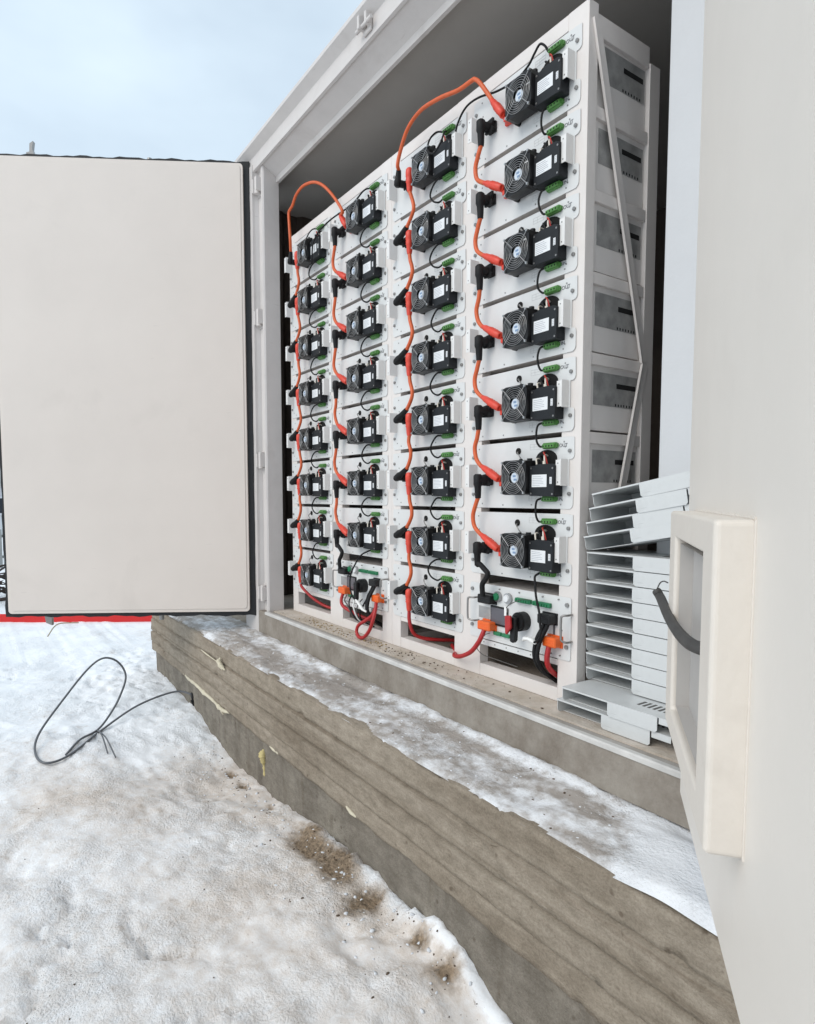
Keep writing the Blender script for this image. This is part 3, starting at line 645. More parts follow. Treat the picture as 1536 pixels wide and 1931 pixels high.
# ------------------------------------------------------------------ battery modules
COLX = [-2.0785, -1.5443, -1.0042, -0.465]
def make_module():
    t = empty('battery_module')
    # front plate with ears
    def ear(xs_, sgn):
        return xs_
    r = 0.014
    right = [(0.452, 0.046), (0.481, 0.044)]
    out = []
    out += [(0.462, 0.046), (0.481, 0.043), (0.482, -0.014)]
    out += [(0.480, -0.021), (0.474, -0.0262), (0.468, -0.0275), (0.461, -0.0278), (0.461, -0.112), (0.470, -0.1125), (0.477, -0.117), (0.479, -0.123), (0.479, -0.172), (0.476, -0.180), (0.468, -0.1865)]
    out += [(-0.003, -0.187), (-0.011, -0.180), (-0.014, -0.172), (-0.014, -0.123), (-0.008, -0.115), (0.0, -0.112), (0.006, -0.112), (0.006, -0.0275), (0.0, -0.0275), (-0.009, -0.024), (-0.014, -0.014), (-0.014, 0.040), (-0.009, 0.046)]
    b = MB(); b.prism(out, 'y', 0.0, 0.003); plate = b.build('front_plate', 'plate_white', t, 0.0008)
    b = MB(); b.box(0.022, 0.4535, 0.0032, 0.306, -0.1815, 0.041); b.box(-0.018, 0.4905, 0.050, 0.3055, -0.181, 0.0405); body = b.build('case', 'body_white', t)
    # side plate with slot and vents, on the right side of the case
    b = MB(); b.box(0.4906, 0.4918, 0.075, 0.300, -0.100, 0.005); sp = b.build('side_plate', 'galvanised', body)
    b = MB(); b.box(0.4919, 0.4925, 0.19, 0.29, -0.040, -0.024)
    b.build('vent_slot', 'hole_black', body); b = MB()
    for k in range(7): b.box(0.4919, 0.4925, 0.185+k*.0145, 0.190+k*.0145, -0.098, -0.090)
    b.build('vent_holes', 'hole_black', body)['kind'] = 'stuff'
    # handles
    for (u, d, zz) in ((0.456, 0.033, 0), (0.0195, 0.041, 0)):
        b = MB(); b.box(u-.002, u, -d, 0.0, -0.112+zz, -0.0265+zz); b.box(u-.021, u-.002, -d, -d+.002, -0.110+zz, -0.029+zz)
        h = b.build('handle', 'handle_paint', t)
        b = MB()
        for zc in (-0.040, -0.100): b.cyl((u-.012, -d-.0006, zc), (u-.012, -d+.001, zc), 0.0024, 8)
        b.build('rivets', 'screw_steel', h)['kind'] = 'stuff'
    # screws
    for (u, w) in ((0, 0), (0, -0.1375), (0.465, 0), (0.465, -0.1375)):
        b = MB(); b.cyl((u, 0.001, w), (u, -0.005, w), 0.0062, 10); b.cyl((u, -0.005, w), (u, -0.0065, w), 0.0045, 10, 0.003); b.build('screw', 'screw_steel', t)
    b = MB()
    for (u, w) in ((0.03, 0.03), (0.44, 0.03), (0.445, 0.014), (0.05, -0.172), (0.16, -0.176), (0.30, -0.174), (0.43, -0.172), (0.436, -0.158), (0.02, -0.158), (0.035, -0.02)):
        b.cyl((u, 0.001, w), (u, -0.0012, w), 0.0028, 7)
    o = b.build('rivets', 'screw_steel', t); o['kind'] = 'stuff'
    # fan
    u0, u1, w0, w1, y0, y1 = 0.2135, 0.3305, -0.1405, -0.0245, -0.001, -0.060
    cx, cz = (u0+u1)/2, (w0+w1)/2; N = 32; rin = 0.0545
    b = MB(); outer = []; inner = []
    for i in range(N):
        a = 2*math.pi*i/N+math.pi/4; c_, s_ = math.cos(a), math.sin(a); k = 0.0585/max(abs(c_), abs(s_))
        k = min(k, 0.0775)
        outer.append((cx+k*c_, cz+k*s_)); inner.append((cx+rin*c_, cz+rin*s_))
    V = [(x, y1, z) for x, z in outer]+[(x, y1, z) for x, z in inner]+[(x, -0.016, z) for x, z in outer]+[(x, -0.016, z) for x, z in inner]
    F = []
    for i in range(N):
        j = (i+1) % N; F += [(i, j, N+j, N+i), (i, 2*N+i, 2*N+j, j), (N+i, N+j, 3*N+j, 3*N+i)]
    b.add(V, F)
    for (sx, sz) in ((-1, -1), (1, -1), (-1, 1), (1, 1)): b.cyl((cx+sx*.050, -0.001, cz+sz*.050), (cx+sx*.050, -0.018, cz+sz*.050), 0.008, 8)
    b.box(u0+.01, u1-.004, -0.018, -0.001, w0+.01, w1-.01)
    b.cyl((cx+.046, -0.03, w1-.002), (cx+.046, -0.03, w1+.006), 0.009, 8); b.cyl((cx+.020, -0.045, w1-.002), (cx+.020, -0.045, w1+.005), 0.006, 8)
    fan = b.build('fan', 'black_plastic', t)
    b = MB(); b.cyl((cx, -0.020, cz), (cx, -0.052, cz), 0.0195, 18)
    for k in range(7):
        a = 2*math.pi*k/7+.3; V = []
        for (rr, da, yy) in ((0.018, -.20, -.046), (0.052, -.05, -.050), (0.052, .55, -.026), (0.018, .50, -.024)):
            V.append((cx+rr*math.cos(a+da), yy, cz+rr*math.sin(a+da)))
        V += [(v[0], v[1]+.0018, v[2]) for v in V]
        b.add(V, [(0, 1, 2, 3), (7, 6, 5, 4), (0, 4, 5, 1), (1, 5, 6, 2), (2, 6, 7, 3), (3, 7, 4, 0)], True)
    b.build('impeller', 'blade_grey', fan)
    b = MB()
    for rr in (0.0215, 0.0285, 0.0355, 0.0425, 0.0495, 0.0555): b.ring((cx, -0.0628, cz), rr, 0.00085)
    for (sx, sz) in ((1, 1), (-1, 1), (1, -1), (-1, -1)):
        b.loft([(cx+sx*.015, -0.0640, cz+sz*.015), (cx+sx*.051, -0.0640, cz+sz*.051)], 0.0013, 5)
    for (sx, sz) in ((1, 1), (-1, 1), (1, -1), (-1, -1)): b.cyl((cx+sx*.0515, -0.060, cz+sz*.0515), (cx+sx*.0515, -0.0665, cz+sz*.0515), 0.0042, 8)
    b.build('fan_guard', 'wire_steel', fan)
    b = MB(); b.cyl((cx, -0.0525, cz), (cx, -0.0545, cz), 0.0175, 18); st = b.build('hub_label', 'hub_sticker', fan)
    b = MB(); b.box(cx-.008, cx+.006, -0.0549, -0.0546, cz+.002, cz+.009); b.box(cx-.004, cx+.010, -0.0549, -0.0546, cz-.010, cz-.003); b.build('hub_mark', 'hub_print', fan)
    # controller
    b = MB(); b.prism([(0.330, -0.1435), (0.4375, -0.1465), (0.4375, -0.0465), (0.430, -0.0445), (0.423, -0.0405), (0.360, -0.0405), (0.354, -0.0450), (0.330, -0.0450)], 'y', -0.002, -0.0430)
    ctl = b.build('controller_box', 'black_box', t, 0.0015)
    b = MB()
    for (u, w) in ((0.338, -0.053), (0.431, -0.055), (0.338, -0.136), (0.431, -0.138)): b.cyl((u, -0.0425, w), (u, -0.0442, w), 0.0032, 8)
    o = b.build('box_screws', 'screw_steel', ctl); o['kind'] = 'stuff'
    b = MB(); b.box(0.342, 0.407, -0.0438, -0.0434, -0.1150, -0.0745); stk = b.build('rating_label', 'sticker', ctl)
    b = MB(); rr_ = random.Random(3)
    for k in range(6):
        zz = -0.0805-k*.0058; L = rr_.uniform(.030, .058); b.box(0.346, 0.346+L, -0.0442, -0.0439, zz-.0011, zz)
    b.build('label_print', 'print_grey', ctl)
    b = MB(); b.box(0.4195, 0.4290, -0.0438, -0.0434, -0.1055, -0.0835); b.build('small_label', 'sticker', ctl)
    b = MB()
    for k in range(4): b.box(0.4210, 0.4275, -0.0442, -0.0439, -0.0885-k*.005, -0.0870-k*.005)
    b.build('label_print', 'print_grey', ctl)
    # grommet hole with wires
    b = MB(); b.prism([(0.366+.046*math.cos(2*math.pi*i/22), -0.022+.030*math.sin(2*math.pi*i/22)) for i in range(22)], 'y', -0.003, 0.0005); gr = b.build('grommet_hole', 'hole_black', t)
    b = MB(); b.ring((0.367, -0.003, -0.020), 0.0405, 0.0022, 24); me_ = b
    for (pts, m_) in (([(0.372, 0.0, -0.012), (0.378, -0.022, -0.010), (0.384, -0.030, -0.024), (0.388, -0.030, -0.048)], 'wire_white'),
                      ([(0.352, 0.0, -0.016), (0.356, -0.022, -0.012), (0.368, -0.030, -0.022), (0.376, -0.030, -0.046)], 'black_rubber'),
                      ([(0.360, 0.0, 0.000), (0.376, -0.026, -0.002), (0.392, -0.034, -0.016), (0.397, -0.028, -0.046)], 'wire_red'),
                      ([(0.340, 0.0, -0.020), (0.340, -0.020, -0.022), (0.346, -0.026, -0.036), (0.350, -0.028, -0.048)], 'wire_white')):
        tube(pts, 0.0022 if m_ == 'wire_red' else 0.0031, 6, 4).build('wire', m_, gr)
    b = MB(); b.cyl((0.374, -0.022, -0.032), (0.382, -0.028, -0.046), 0.006, 8); b.build('wire_plug', 'wire_white', gr)
    # small cable hole by the fan
    b = MB(); b.cyl((0.236, 0.0005, 0.011), (0.236, -0.003, 0.011), 0.0115, 16); sh = b.build('cable_hole', 'hole_black', t)
    tube([(0.236, 0.0, 0.008), (0.250, -0.020, 0.006), (0.270, -0.035, -0.004), (0.282, -0.030, -0.022)], 0.0022, 6, 4).build('wire', 'screw_steel', sh)
    # green terminal plugs
    for (w0_, w1_, flip) in ((0.0105, 0.030, 0), (-0.163, -0.1445, 1)):
        b = MB(); b.box(0.3600, 0.4140, -0.014, -0.0005, w0_, w1_, 0.0015); b.box(0.3615, 0.4125, -0.021, -0.014, w0_+.002, w1_-.004, 0.002); b.box(0.357, 0.3605, -0.010, -0.0005, w0_+.004, w1_-.004); b.box(0.4135, 0.418, -0.010, -0.0005, w0_+.004, w1_-.004)
        g = b.build('terminal_plug', 'green_conn', t)
        b = MB()
        for k in range(4): b.cyl((0.3685+k*.0125, -0.0205, (w0_+w1_)/2-.0015), (0.3685+k*.0125, -0.0214, (w0_+w1_)/2-.0015), 0.0032, 8)
        b.build('terminal_screws', 'hole_black', g)['kind'] = 'stuff'
    # printed marks
    for (txt, u, w, sz) in (('OUT', 0.4195, 0.0135, 0.0165), ('IN', 0.4205, -0.1590, 0.0150)):
        o = bpy.data.objects.new('printed_text', TXT[txt]); o.location = (u, -0.0006, w); link(o, t)
    for (a0, a1, c0, c1) in ((0.290, 0.335, 0.012, 0.030), (0.287, 0.320, -0.162, -0.146)):
        b = MB(); e = 0.0011
        for z in (c0, (c0+c1)/2, c1): b.box(a0, a1, -0.0006, 0.0, z, z+e)
        for x in (a0, a0+(a1-a0)*.4, a1): b.box(x, x+e, -0.00055, 0.0, c0, c1)
        b.build('printed_table', 'print_light', t)
    return t
TXT = {'OUT': text_mesh('OUT', 0.0165, 'print_dark'), 'IN': text_mesh('IN', 0.0155, 'print_dark')}
proto = make_module()
ORD = ['top', 'second from the top', 'third from the top', 'fourth from the top', 'fifth from the top', 'sixth from the top', 'seventh from the top', 'eighth from the top']
COLN = ['leftmost column', 'second column from the left', 'third column from the left', 'rightmost column']
NROW = [8, 7, 8, 7]
first = True
for c in range(4):
    for r in range(NROW[c]):
        o = proto if first else copy_tree(proto); first = False
        o.location = (COLX[c], random.uniform(-.0006, .0006), ZTOP-r*P_)
        lab = ('top' if r == 0 else 'bottom' if (r == 7) else ORD[r])
        tag(o, 'battery module with black fan, %s, %s' % (lab, COLN[c]), 'battery module', 'battery modules in the two racks')
for o in list(scene.objects):
    if o.name.startswith('impeller'): pass

# ------------------------------------------------------------------ control units at the foot of columns 2 and 4
def make_control(col, label):
    t = empty('control_unit', (COLX[col], 0, 0.145)); tag(t, label, 'control unit', 'control units at the foot of the racks')
    z0 = 0.145
    def A(nm, mb, m, bev=0.0, par=None): return mb.build(nm, m, par or t, bev)
    b = MB(); b.prism([(x, z-z0) for x, z in rounded(-0.014, 0.481, 0.1475, 0.356, 0.008)], 'y', 0.0, 0.003); A('front_plate', b, 'plate_white', 0.0008)
    b = MB(); b.box(0.03, 0.45, 0.0032, 0.30, 0.006, 0.205); A('case', b, 'body_white')
    b = MB(); b.prism([(0.05, 0.0), (0.34, 0.0), (0.335, -0.020), (0.055, -0.020)], 'y', -0.004, 0.002); A('lower_flange', b, 'plate_white')
    for (u, z) in ((0, .331), (0, .193), (0.466, .331), (0.466, .193)):
        b = MB(); b.cyl((u, 0.001, z-z0), (u, -0.006, z-z0), 0.0070, 10); A('screw', b, 'screw_steel')
    for u in (0.010, 0.470):
        b = tube([(u+.026*(1 if u < .2 else .6), 0.0, .302-z0), (u+.024*(1 if u < .2 else .6), -0.022, .302-z0), (u+.004, -0.032, .300-z0), (u, -0.034, .288-z0), (u, -0.034, .232-z0), (u+.004, -0.032, .218-z0), (u+.024*(1 if u < .2 else .6), -0.022, .214-z0), (u+.026*(1 if u < .2 else .6), 0.0, .214-z0)], 0.0038, 7, 5)
        A('pull_handle', b, 'screw_steel')
    # round lamps / buttons
    for (u, m_) in ((0.143, 'green_dark'), (0.197, 'sticker')):
        b = MB(); b.cyl((u, 0.0, .317-z0), (u, -0.010, .317-z0), 0.0195, 20); bt = A('push_button', b, 'wire_steel')
        b = MB(); b.cyl((u-.002, -0.010, .317-z0), (u-.002, -0.016, .317-z0), 0.0145, 20, 0.012); A('button_cap', b, m_, 0, bt)
    for (a, c_, lo) in ((0.239, 0.311, .312), (0.323, 0.400, .312)):
        b = MB(); b.box(a, c_, -0.014, 0.0, lo-z0, lo+.0155-z0, 0.0015)
        for k in range(6): b.box(a+.004+k*.0115, a+.010+k*.0115, -0.018, -0.014, lo+.003-z0, lo+.011-z0)
        A('terminal_plug', b, 'green_dark')
        b = MB(); b.box(a+.004, c_-.004, -0.0006, 0, lo-.009-z0, lo-.0075-z0); b.box(a+.01, c_-.012, -0.0006, 0, lo-.013-z0, lo-.0117-z0); A('printed_text', b, 'print_light')
    for (a, c_) in ((0.128, 0.166), (0.172, 0.211)):
        b = MB(); b.box(a, c_, -0.012, 0.0, .1745-z0, .1875-z0, 0.0012); A('terminal_plug', b, 'green_dark')
    b = MB(); b.box(0.105, 0.196, -0.006, 0.0, .209-z0, .281-z0, 0.0015); sc_ = A('display', b, 'black_plastic')
    b = MB(); b.box(0.111, 0.190, -0.0068, -0.006, .217-z0, .275-z0); A('screen', b, 'screen_glass', 0, sc_)
    b = MB(); b.box(0.036, 0.097, -0.0008, 0.0, .226-z0, .270-z0); lb = A('data_label', b, 'galvanised')
    b = MB()
    for k in range(6): b.box(0.040, 0.040+(.05, .04, .052, .035, .05, .03)[k], -0.0012, -0.0008, .262-z0-k*.0062, .2635-z0-k*.0062)
    A('label_print', b, 'print_grey', 0, lb)
    # rotary switch with its lever
    b = MB(); b.cyl((0.274, 0.0, .248-z0), (0.274, -0.030, .248-z0), 0.0335, 22); b.cyl((0.274, -0.030, .248-z0), (0.274, -0.038, .248-z0), 0.030, 22, 0.027); sw = A('rotary_switch', b, 'black_plastic')
    b = MB(); b.prism([(0.258, .266-z0), (0.287, .266-z0), (0.283, .186-z0), (0.274, .176-z0), (0.260, .180-z0)], 'y', -0.056, -0.038); A('switch_lever', b, 'black_plastic', 0.003, sw)
    b = MB(); b.disc((0.274, -0.0006, .225-z0), 0.046, 20); A('switch_dial', b, 'sticker')
    for (u, z, nm, m_) in ((0.100, .305, 'cable_socket', 'black_plastic'), (0.396, .277, 'cable_socket', 'black_plastic'), (0.101, .205, 'cable_socket', 'orange_conn'), (0.420, .205, 'cable_socket', 'orange_conn')):
        w = 0.034 if u < .2 else 0.029
        b = MB(); b.box(u-w, u+w, -0.038, -0.003, z-.0165-z0, z+.0165-z0, 0.004)
        for k in range(3): b.box(u-w*.7, u+w*.7, -0.0395, -0.038, z-.010+k*.008-z0, z-.007+k*.008-z0)
        b.box(u-w-.004, u+w+.002, -0.006, 0.0, z-.020-z0, z+.020-z0)
        A(nm, b, m_, 0.001)
    b = MB()
    for (u, z) in ((.06, .345), (.15, .345), (.25, .345), (.36, .345), (.43, .345), (.07, .160), (.40, .160), (.44, .16), (.435, .20), (.445, .245), (.07, .136), (.13, .136), (.19, .136), (.25, .136), (.31, .136)):
        b.cyl((u, .001, z-z0), (u, -0.005, z-z0), 0.0026, 7)
    A('rivets', b, 'screw_steel')['kind'] = 'stuff'
    b = MB(); b.box(0.407, 0.4155, -0.0008, 0, .222-z0, .262-z0); A('seal_strip', b, 'print_dark')
    return t
make_control(3, 'white control unit with red-tagged rotary switch at the foot of the rightmost column')
make_control(1, 'white control unit with a tangle of wires at the foot of the second column')

# red safety tag on the right control unit switch
tg = empty('safety_tag', (COLX[3]+.262, -0.060, 0.24)); tag(tg, 'red tag tied to the black rotary switch of the right control unit', 'tag')
b = MB(); b.prism([(-.014, .030), (.012, .034), (.016, -.008), (-.006, -.036), (-.012, -.030)], 'y', -0.010, 0.0); b.build('tag_body', 'red_cable', tg, 0.003)
tube([(-.004, -.004, .030), (-.012, -.006, .052), (.004, -.006, .070), (.030, .02, .088), (.048, .05, .088)], 0.0015, 5).build('tie_wire', 'dark_steel', tg)
b = MB(); b.box(-.018, -.008, -.008, -.003, .030, .062); b.build('tie_tail', 'tie_white', tg)

# ------------------------------------------------------------------ cables
def uw(c, r, u, w, y): return (COLX[c]+u, y, ZTOP-r*P_+w)
def red_plug_side(mb, c, r, rot=0.0):
    """plug of columns 2 and 4, lying towards the fan; rot steepens it"""
    a = (0.093, -0.036) if rot == 0 else (0.128, -0.022)
    e = (0.180, -0.086) if rot == 0 else (0.182, -0.094)
    pts = []; rad = []
    prof = [(0, .0092), (.10, .0105), (.14, .0128), (.40, .0150), (.46, .0175), (.52, .0150), (.58, .0178), (.64, .0152), (.70, .0178), (.78, .0160), (.96, .0155), (1.0, .012)]
    for (t_, q) in prof: pts.append(uw(c, r, a[0]+(e[0]-a[0])*t_, a[1]+(e[1]-a[1])*t_, -0.043+.004*t_)); rad.append(q)
    mb.loft(pts, rad, 10, flat=0.85)
    mb.cyl(uw(c, r, e[0]-.006, e[1]+.003, -0.040), uw(c, r, e[0]-.006, e[1]+.003, 0.0), 0.0125, 10)
    x, y, z = uw(c, r, e[0]-.006, e[1], 0); mb.box(x-.016, x+.017, -0.012, -0.0005, z-.020, z+.017, 0.002)
    x, y, z = uw(c, r, e[0]+.004, e[1]-.012, 0); mb.box(x-.006, x+.008, -0.038, -0.010, z-.012, z+.004, 0.002)
    return uw(c, r, a[0]-.006, a[1]+.003, -0.0435), (a[0], a[1])
def black_plug_down(mb, c, r):
    x, y, z = uw(c, r, 0.076, -0.086, 0); Y = -.046
    mb.loft([(x, Y, z+.022), (x, Y, z+.016), (x, Y, z-.016), (x, Y, z-.024), (x, Y+.001, z-.048), (x-.001, Y+.002, z-.066)], [.0105, .0165, .0165, .0128, .0118, .0105], 10)
    mb.cyl((x, Y, z+.001), (x+.012, -.018, z+.001), 0.0155, 10)
    mb.cyl((x+.012, -.020, z+.001), (x+.016, 0.0, z+.001), 0.0165, 10)
    mb.prism([(x-.006, z-.020), (x+.030, z-.022), (x+.036, z-.010), (x+.026, z+.002), (x+.036, z+.014), (x+.034, z+.024), (x-.004, z+.020)], 'y', -0.022, -0.014); mb.box(x-.002, x+.034, -0.010, -0.0005, z-.019, z+.019, 0.002)
    return (x-.001, Y+.002, z-.064)
def black_plug_diag(mb, c, r, updir=False):
    if updir: a, e = (0.094, -0.085), (0.102, -0.026)
    else: a, e = (0.084, -0.067), (0.162, -0.028)
    prof = [(-.10, .011), (0, .0165), (.30, .0170), (.42, .0135), (.8, .0120), (1.0, .0105)]
    mb.loft([uw(c, r, a[0]+(e[0]-a[0])*t_, a[1]+(e[1]-a[1])*t_, -0.048) for t_, q in prof], [q for t_, q in prof], 10, flat=0.9)
    p = uw(c, r, a[0]+.012, a[1]+.004, -0.044); mb.cyl(p, (p[0]+.008, 0.0, p[2]), 0.0150, 10)
    x, y, z = p; mb.box(x-.010, x+.026, -0.022, -0.014, z-.019, z+.019, 0.003); mb.box(x-.008, x+.026, -0.010, -0.0005, z-.018, z+.018, 0.002)
    return uw(c, r, e[0], e[1], -0.048)
def red_plug_vert(mb, c, r):
    x, y, z = uw(c, r, 0.172, 0, -0.042)
    prof = [(-.044, .009), (-.050, .0150), (-.062, .0165), (-.080, .0165), (-.084, .0140), (-.089, .0165), (-.094, .0140), (-.099, .0165), (-.104, .0135), (-.126, .0120), (-.138, .0100)]
    mb.loft([(x, y, z+w) for w, q in prof], [q for w, q in prof], 10)
    mb.cyl((x, y, z-.066), (x+.004, 0, z-.066), 0.0135, 10); mb.box(x-.016, x+.020, -0.012, -0.0005, z-.085, z-.047, 0.002)
    return (x, y, z-.136)
RC = 0.0078
def nb(r): return ORD[r].replace(' from the top', '') if r else 'top'
def power_link(c, r):
    nmA = 'top' if r == 0 else ORD[r].split()[0]; nmB = ORD[r+1].split()[0]
    t = empty('power_cable', uw(c, r+1, 0.1, -0.05, 0)); off = Vector(t.location)
    tag(t, 'orange power cable from %s down to %s module in the %s' % (nmA, nmB, COLN[c]), 'cable', 'orange power cables between modules')
    rd_, bl = MB(), MB(); J = lambda s: random.uniform(-s, s)
    if c in (1, 3):
        p = black_plug_down(bl, c, r); q, a = red_plug_side(rd_, c, r+1)
        k = J(.008); dz = P_
        mid = [p, uw(c, r, 0.066+k, -0.182, -.044), uw(c, r, 0.053+k, -0.219+J(.006), -.043), uw(c, r, 0.062+k, -0.256, -.043), q, uw(c, r+1, a[0]+.006, a[1]-.003, -.043)]
    else:
        p = red_plug_vert(rd_, c, r); q = black_plug_diag(bl, c, r+1)
        k = J(.010)
        mid = [p, uw(c, r, 0.180+k, -0.165, -.044), uw(c, r, 0.196+k, -0.198, -.046), uw(c, r, 0.200+k, -0.225, -.048), uw(c, r, 0.184+k*.5, -0.252, -.048), q]
    tb = tube(mid, RC, 8, 6)
    for (mb, nm, m_) in ((tb, 'cable', 'orange_cable'), (bl, 'black_plug', 'black_rubber'), (rd_, 'red_plug', 'red_plug')):
        under(t, mb.build(nm, m_, t))
for c in range(4):
    for r in range(NROW[c]-1): power_link(c, r)
def over_loop(c, pts, label):
    t = empty('power_cable', uw(c, 0, 0.15, 0.05, 0)); tag(t, label, 'cable', 'orange power cables between modules')
    rd_, bl = MB(), MB(); q, a = red_plug_side(rd_, c, 0, 1); p = black_plug_diag(bl, c-1, 0, True)
    tb = tube([uw(c, 0, 0.131, -0.024, -.043)]+pts+[p], RC, 8, 6)
    for (mb, nm, m_) in ((tb, 'cable', 'orange_cable'), (bl, 'black_plug', 'black_rubber'), (rd_, 'red_plug', 'red_plug')): under(t, mb.build(nm, m_, t))
over_loop(3, [(-0.375, -.06, 2.115), (-0.405, -.06, 2.146), (-0.425, -.062, 2.150), (-0.49, -.068, 2.150), (-0.604, -.07, 2.176), (-0.723, -.068, 2.190), (-0.814, -.065, 2.164), (-0.868, -.064, 2.100), (-0.884, -.066, 2.055)], 'orange power cable arching over the right rack between its two top modules')
over_loop(1, [(-1.366, -.06, 2.045), (-1.444, -.062, 2.137), (-1.542, -.066, 2.226), (-1.640, -.07, 2.282), (-1.763, -.07, 2.312), (-1.855, -.068, 2.302), (-1.905, -.066, 2.268), (-1.945, -.064, 2.258), (-1.962, -.064, 2.245), (-1.958, -.064, 2.19), (-1.945, -.065, 2.10)], 'orange power cable arching high over the left rack between its two top modules')
# black cable from the lowest module down to each control unit
for c in (1, 3):
    t = empty('control_cable', uw(c, 6, 0.1, -0.15, 0)); tag(t, 'thick black cable down to the control unit, %s' % COLN[c], 'cable')
    bl = MB(); p = black_plug_down(bl, c, 6); X0 = COLX[c]
    tb = tube([p, (X0+.090, -.048, .436), (X0+.122, -.050, .418), (X0+.138, -.050, .404), (X0+.126, -.050, .382), (X0+.110, -.050, .362), (X0+.108, -.048, .338), (X0+.108, -.046, .318)], 0.0098, 8, 6)
    under(t, tb.build('cable', 'black_rubber', t)); under(t, bl.build('black_plug', 'black_rubber', t))
# red tail cables of columns 1 and 3
for c, pts, lab in ((0, [(-1.904, -.042, .188), (-1.895, -.042, .172), (-1.845, -.035, .145), (-1.795, -.01, .108), (-1.74, .03, .075), (-1.66, .07, .062)], 'red cable running from the bottom module of the leftmost column into the rack foot'),
                    (2, [(-0.832, -.042, .185), (-0.830, -.042, .150), (-0.826, -.026, .098), (-0.816, .01, .072), (-0.79, .07, .060), (-0.74, .16, .055)], 'red cable running from the bottom module of the third column into the rack foot')):
    t = empty('tail_cable', uw(c, 7, .18, -.12, 0)); tag(t, lab, 'cable')
    rd_ = MB(); p = red_plug_vert(rd_, c, 7)
    under(t, tube([p]+pts, 0.0080, 8, 6).build('cable', 'red_cable', t)); under(t, rd_.build('red_plug', 'red_plug', t))
def one_cable(name, pts, r, m, label, group=None, n=8):
    mb = tube(pts, r, n, 6); o = mb.build(name, m); return tag(o, label, 'cable', group)
one_cable('red_cable', [(-0.366, -.026, .195), (-0.368, -.038, .170), (-0.381, -.045, .140), (-0.420, -.048, .098), (-0.482, -.045, .068), (-0.545, -.025, .055), (-0.60, .03, .052), (-0.70, .09, .05)], 0.0088, 'red_cable', 'red cable curving left from the lower orange connector of the right control unit')
one_cable('red_cable', [(-0.050, -.026, .195), (-0.051, -.032, .170), (-0.052, -.034, .145), (-0.053, -.024, .118), (-0.056, .01, .090), (-0.066, .06, .068), (-0.10, .12, .055)], 0.0092, 'red_cable', 'red cable dropping from the right orange connector of the right control unit')
one_cable('red_cable', [(-1.440, -.026, .195), (-1.440, -.038, .155), (-1.415, -.042, .130), (-1.37, -.030, .112), (-1.32, .0, .09), (-1.24, .06, .06)], 0.0085, 'red_cable', 'red cable from the left orange connector of the second column control unit')
one_cable('red_cable', [(-1.122, -.026, .195), (-1.100, -.046, .155), (-1.096, -.062, .110), (-1.120, -.066, .060), (-1.165, -.068, .020), (-1.215, -.066, .010), (-1.245, -.062, .030), (-1.235, -.058, .062), (-1.18, -.050, .095), (-1.135, -.042, .125), (-1.118, -.035, .160)], 0.0085, 'red_cable', 'red cable hanging in a loop below the second column control unit')
for k, (c, lab) in enumerate(((3, 'right control unit'), (1, 'second column control unit'))):
    X0 = COLX[c]
    one_cable('black_cable', [(X0+.390, -.022, .268), (X0+.386, -.030, .245), (X0+.376, -.046, .205), (X0+.370, -.048, .150), (X0+.372, -.020, .100), (X0+.36, .05, .06)], 0.0072, 'black_rubber', 'black cable hanging straight down from the right socket of the %s' % lab)
    one_cable('black_cable', [(X0+.406, -.022, .268), (X0+.404, -.032, .245), (X0+.396, -.050, .205), (X0+.388, -.053, .150), (X0+.392, -.025, .100), (X0+.39, .04, .055)], 0.0072, 'black_rubber', 'black cable beside another from the right socket of the %s' % lab)
# signal cables
def sig(c, r):
    a = uw(c, r, 0.361, -0.152, -.016); b_ = uw(c, r+1, 0.361, 0.018, -.016); j = random.uniform
    if c == 3: m = [uw(c, r, 0.352+j(-.003, .003), -0.160, -.026), uw(c, r, 0.345+j(-.004, .004), -0.185, -.030), uw(c, r, 0.346+j(-.004, .004), -0.212, -.028), uw(c, r, 0.352, -0.228, -.020)]
    else:
        k = j(-.014, .008); m = [uw(c, r, 0.345, -0.153, -.028), uw(c, r, 0.322+k, -0.172, -.034), uw(c, r, 0.305+k, -0.200, -.034), uw(c, r, 0.318+k*.7, -0.226, -.030), uw(c, r, 0.342, -0.238, -.022)]
    one_cable('signal_cable', [a]+m+[b_], 0.0036, 'black_rubber', 'thin black signal cable between %s and %s module in the %s' % ('top' if r == 0 else ORD[r].split()[0], ORD[r+1].split()[0], COLN[c]), 'signal cables between modules', 7)
for c in range(4):
    for r in range(NROW[c]-1): sig(c, r)
one_cable('signal_cable', [uw(3, 0, 0.361, 0.020, -.016), (-0.112, -.025, 2.110), (-0.130, -.028, 2.122), (-0.150, -.03, 2.105), (-0.18, -.03, 2.080), (-0.235, -.03, 2.066), (-0.327, -.03, 2.077), (-0.424, -.028, 2.105), (-0.497, -.028, 2.104), (-0.551, -.024, 2.064), (-0.575, -.012, 2.01), (-0.590, .02, 1.98)], 0.0038, 'black_rubber', 'thin black cable sagging across the top module of the rightmost column', None, 7)
one_cable('signal_cable', [uw(1, 0, 0.361, 0.020, -.016), (-1.22, -.03, 2.088), (-1.32, -.035, 2.062), (-1.464, -.06, 2.045), (-1.60, -.055, 2.040), (-1.66, -.05, 2.028), (-1.69, -.055, 1.99), (-1.695, -.058, 1.93), (-1.71, -.052, 1.90)], 0.0038, 'black_rubber', 'thin black cable slanting between the top modules of the two left columns', None, 7)
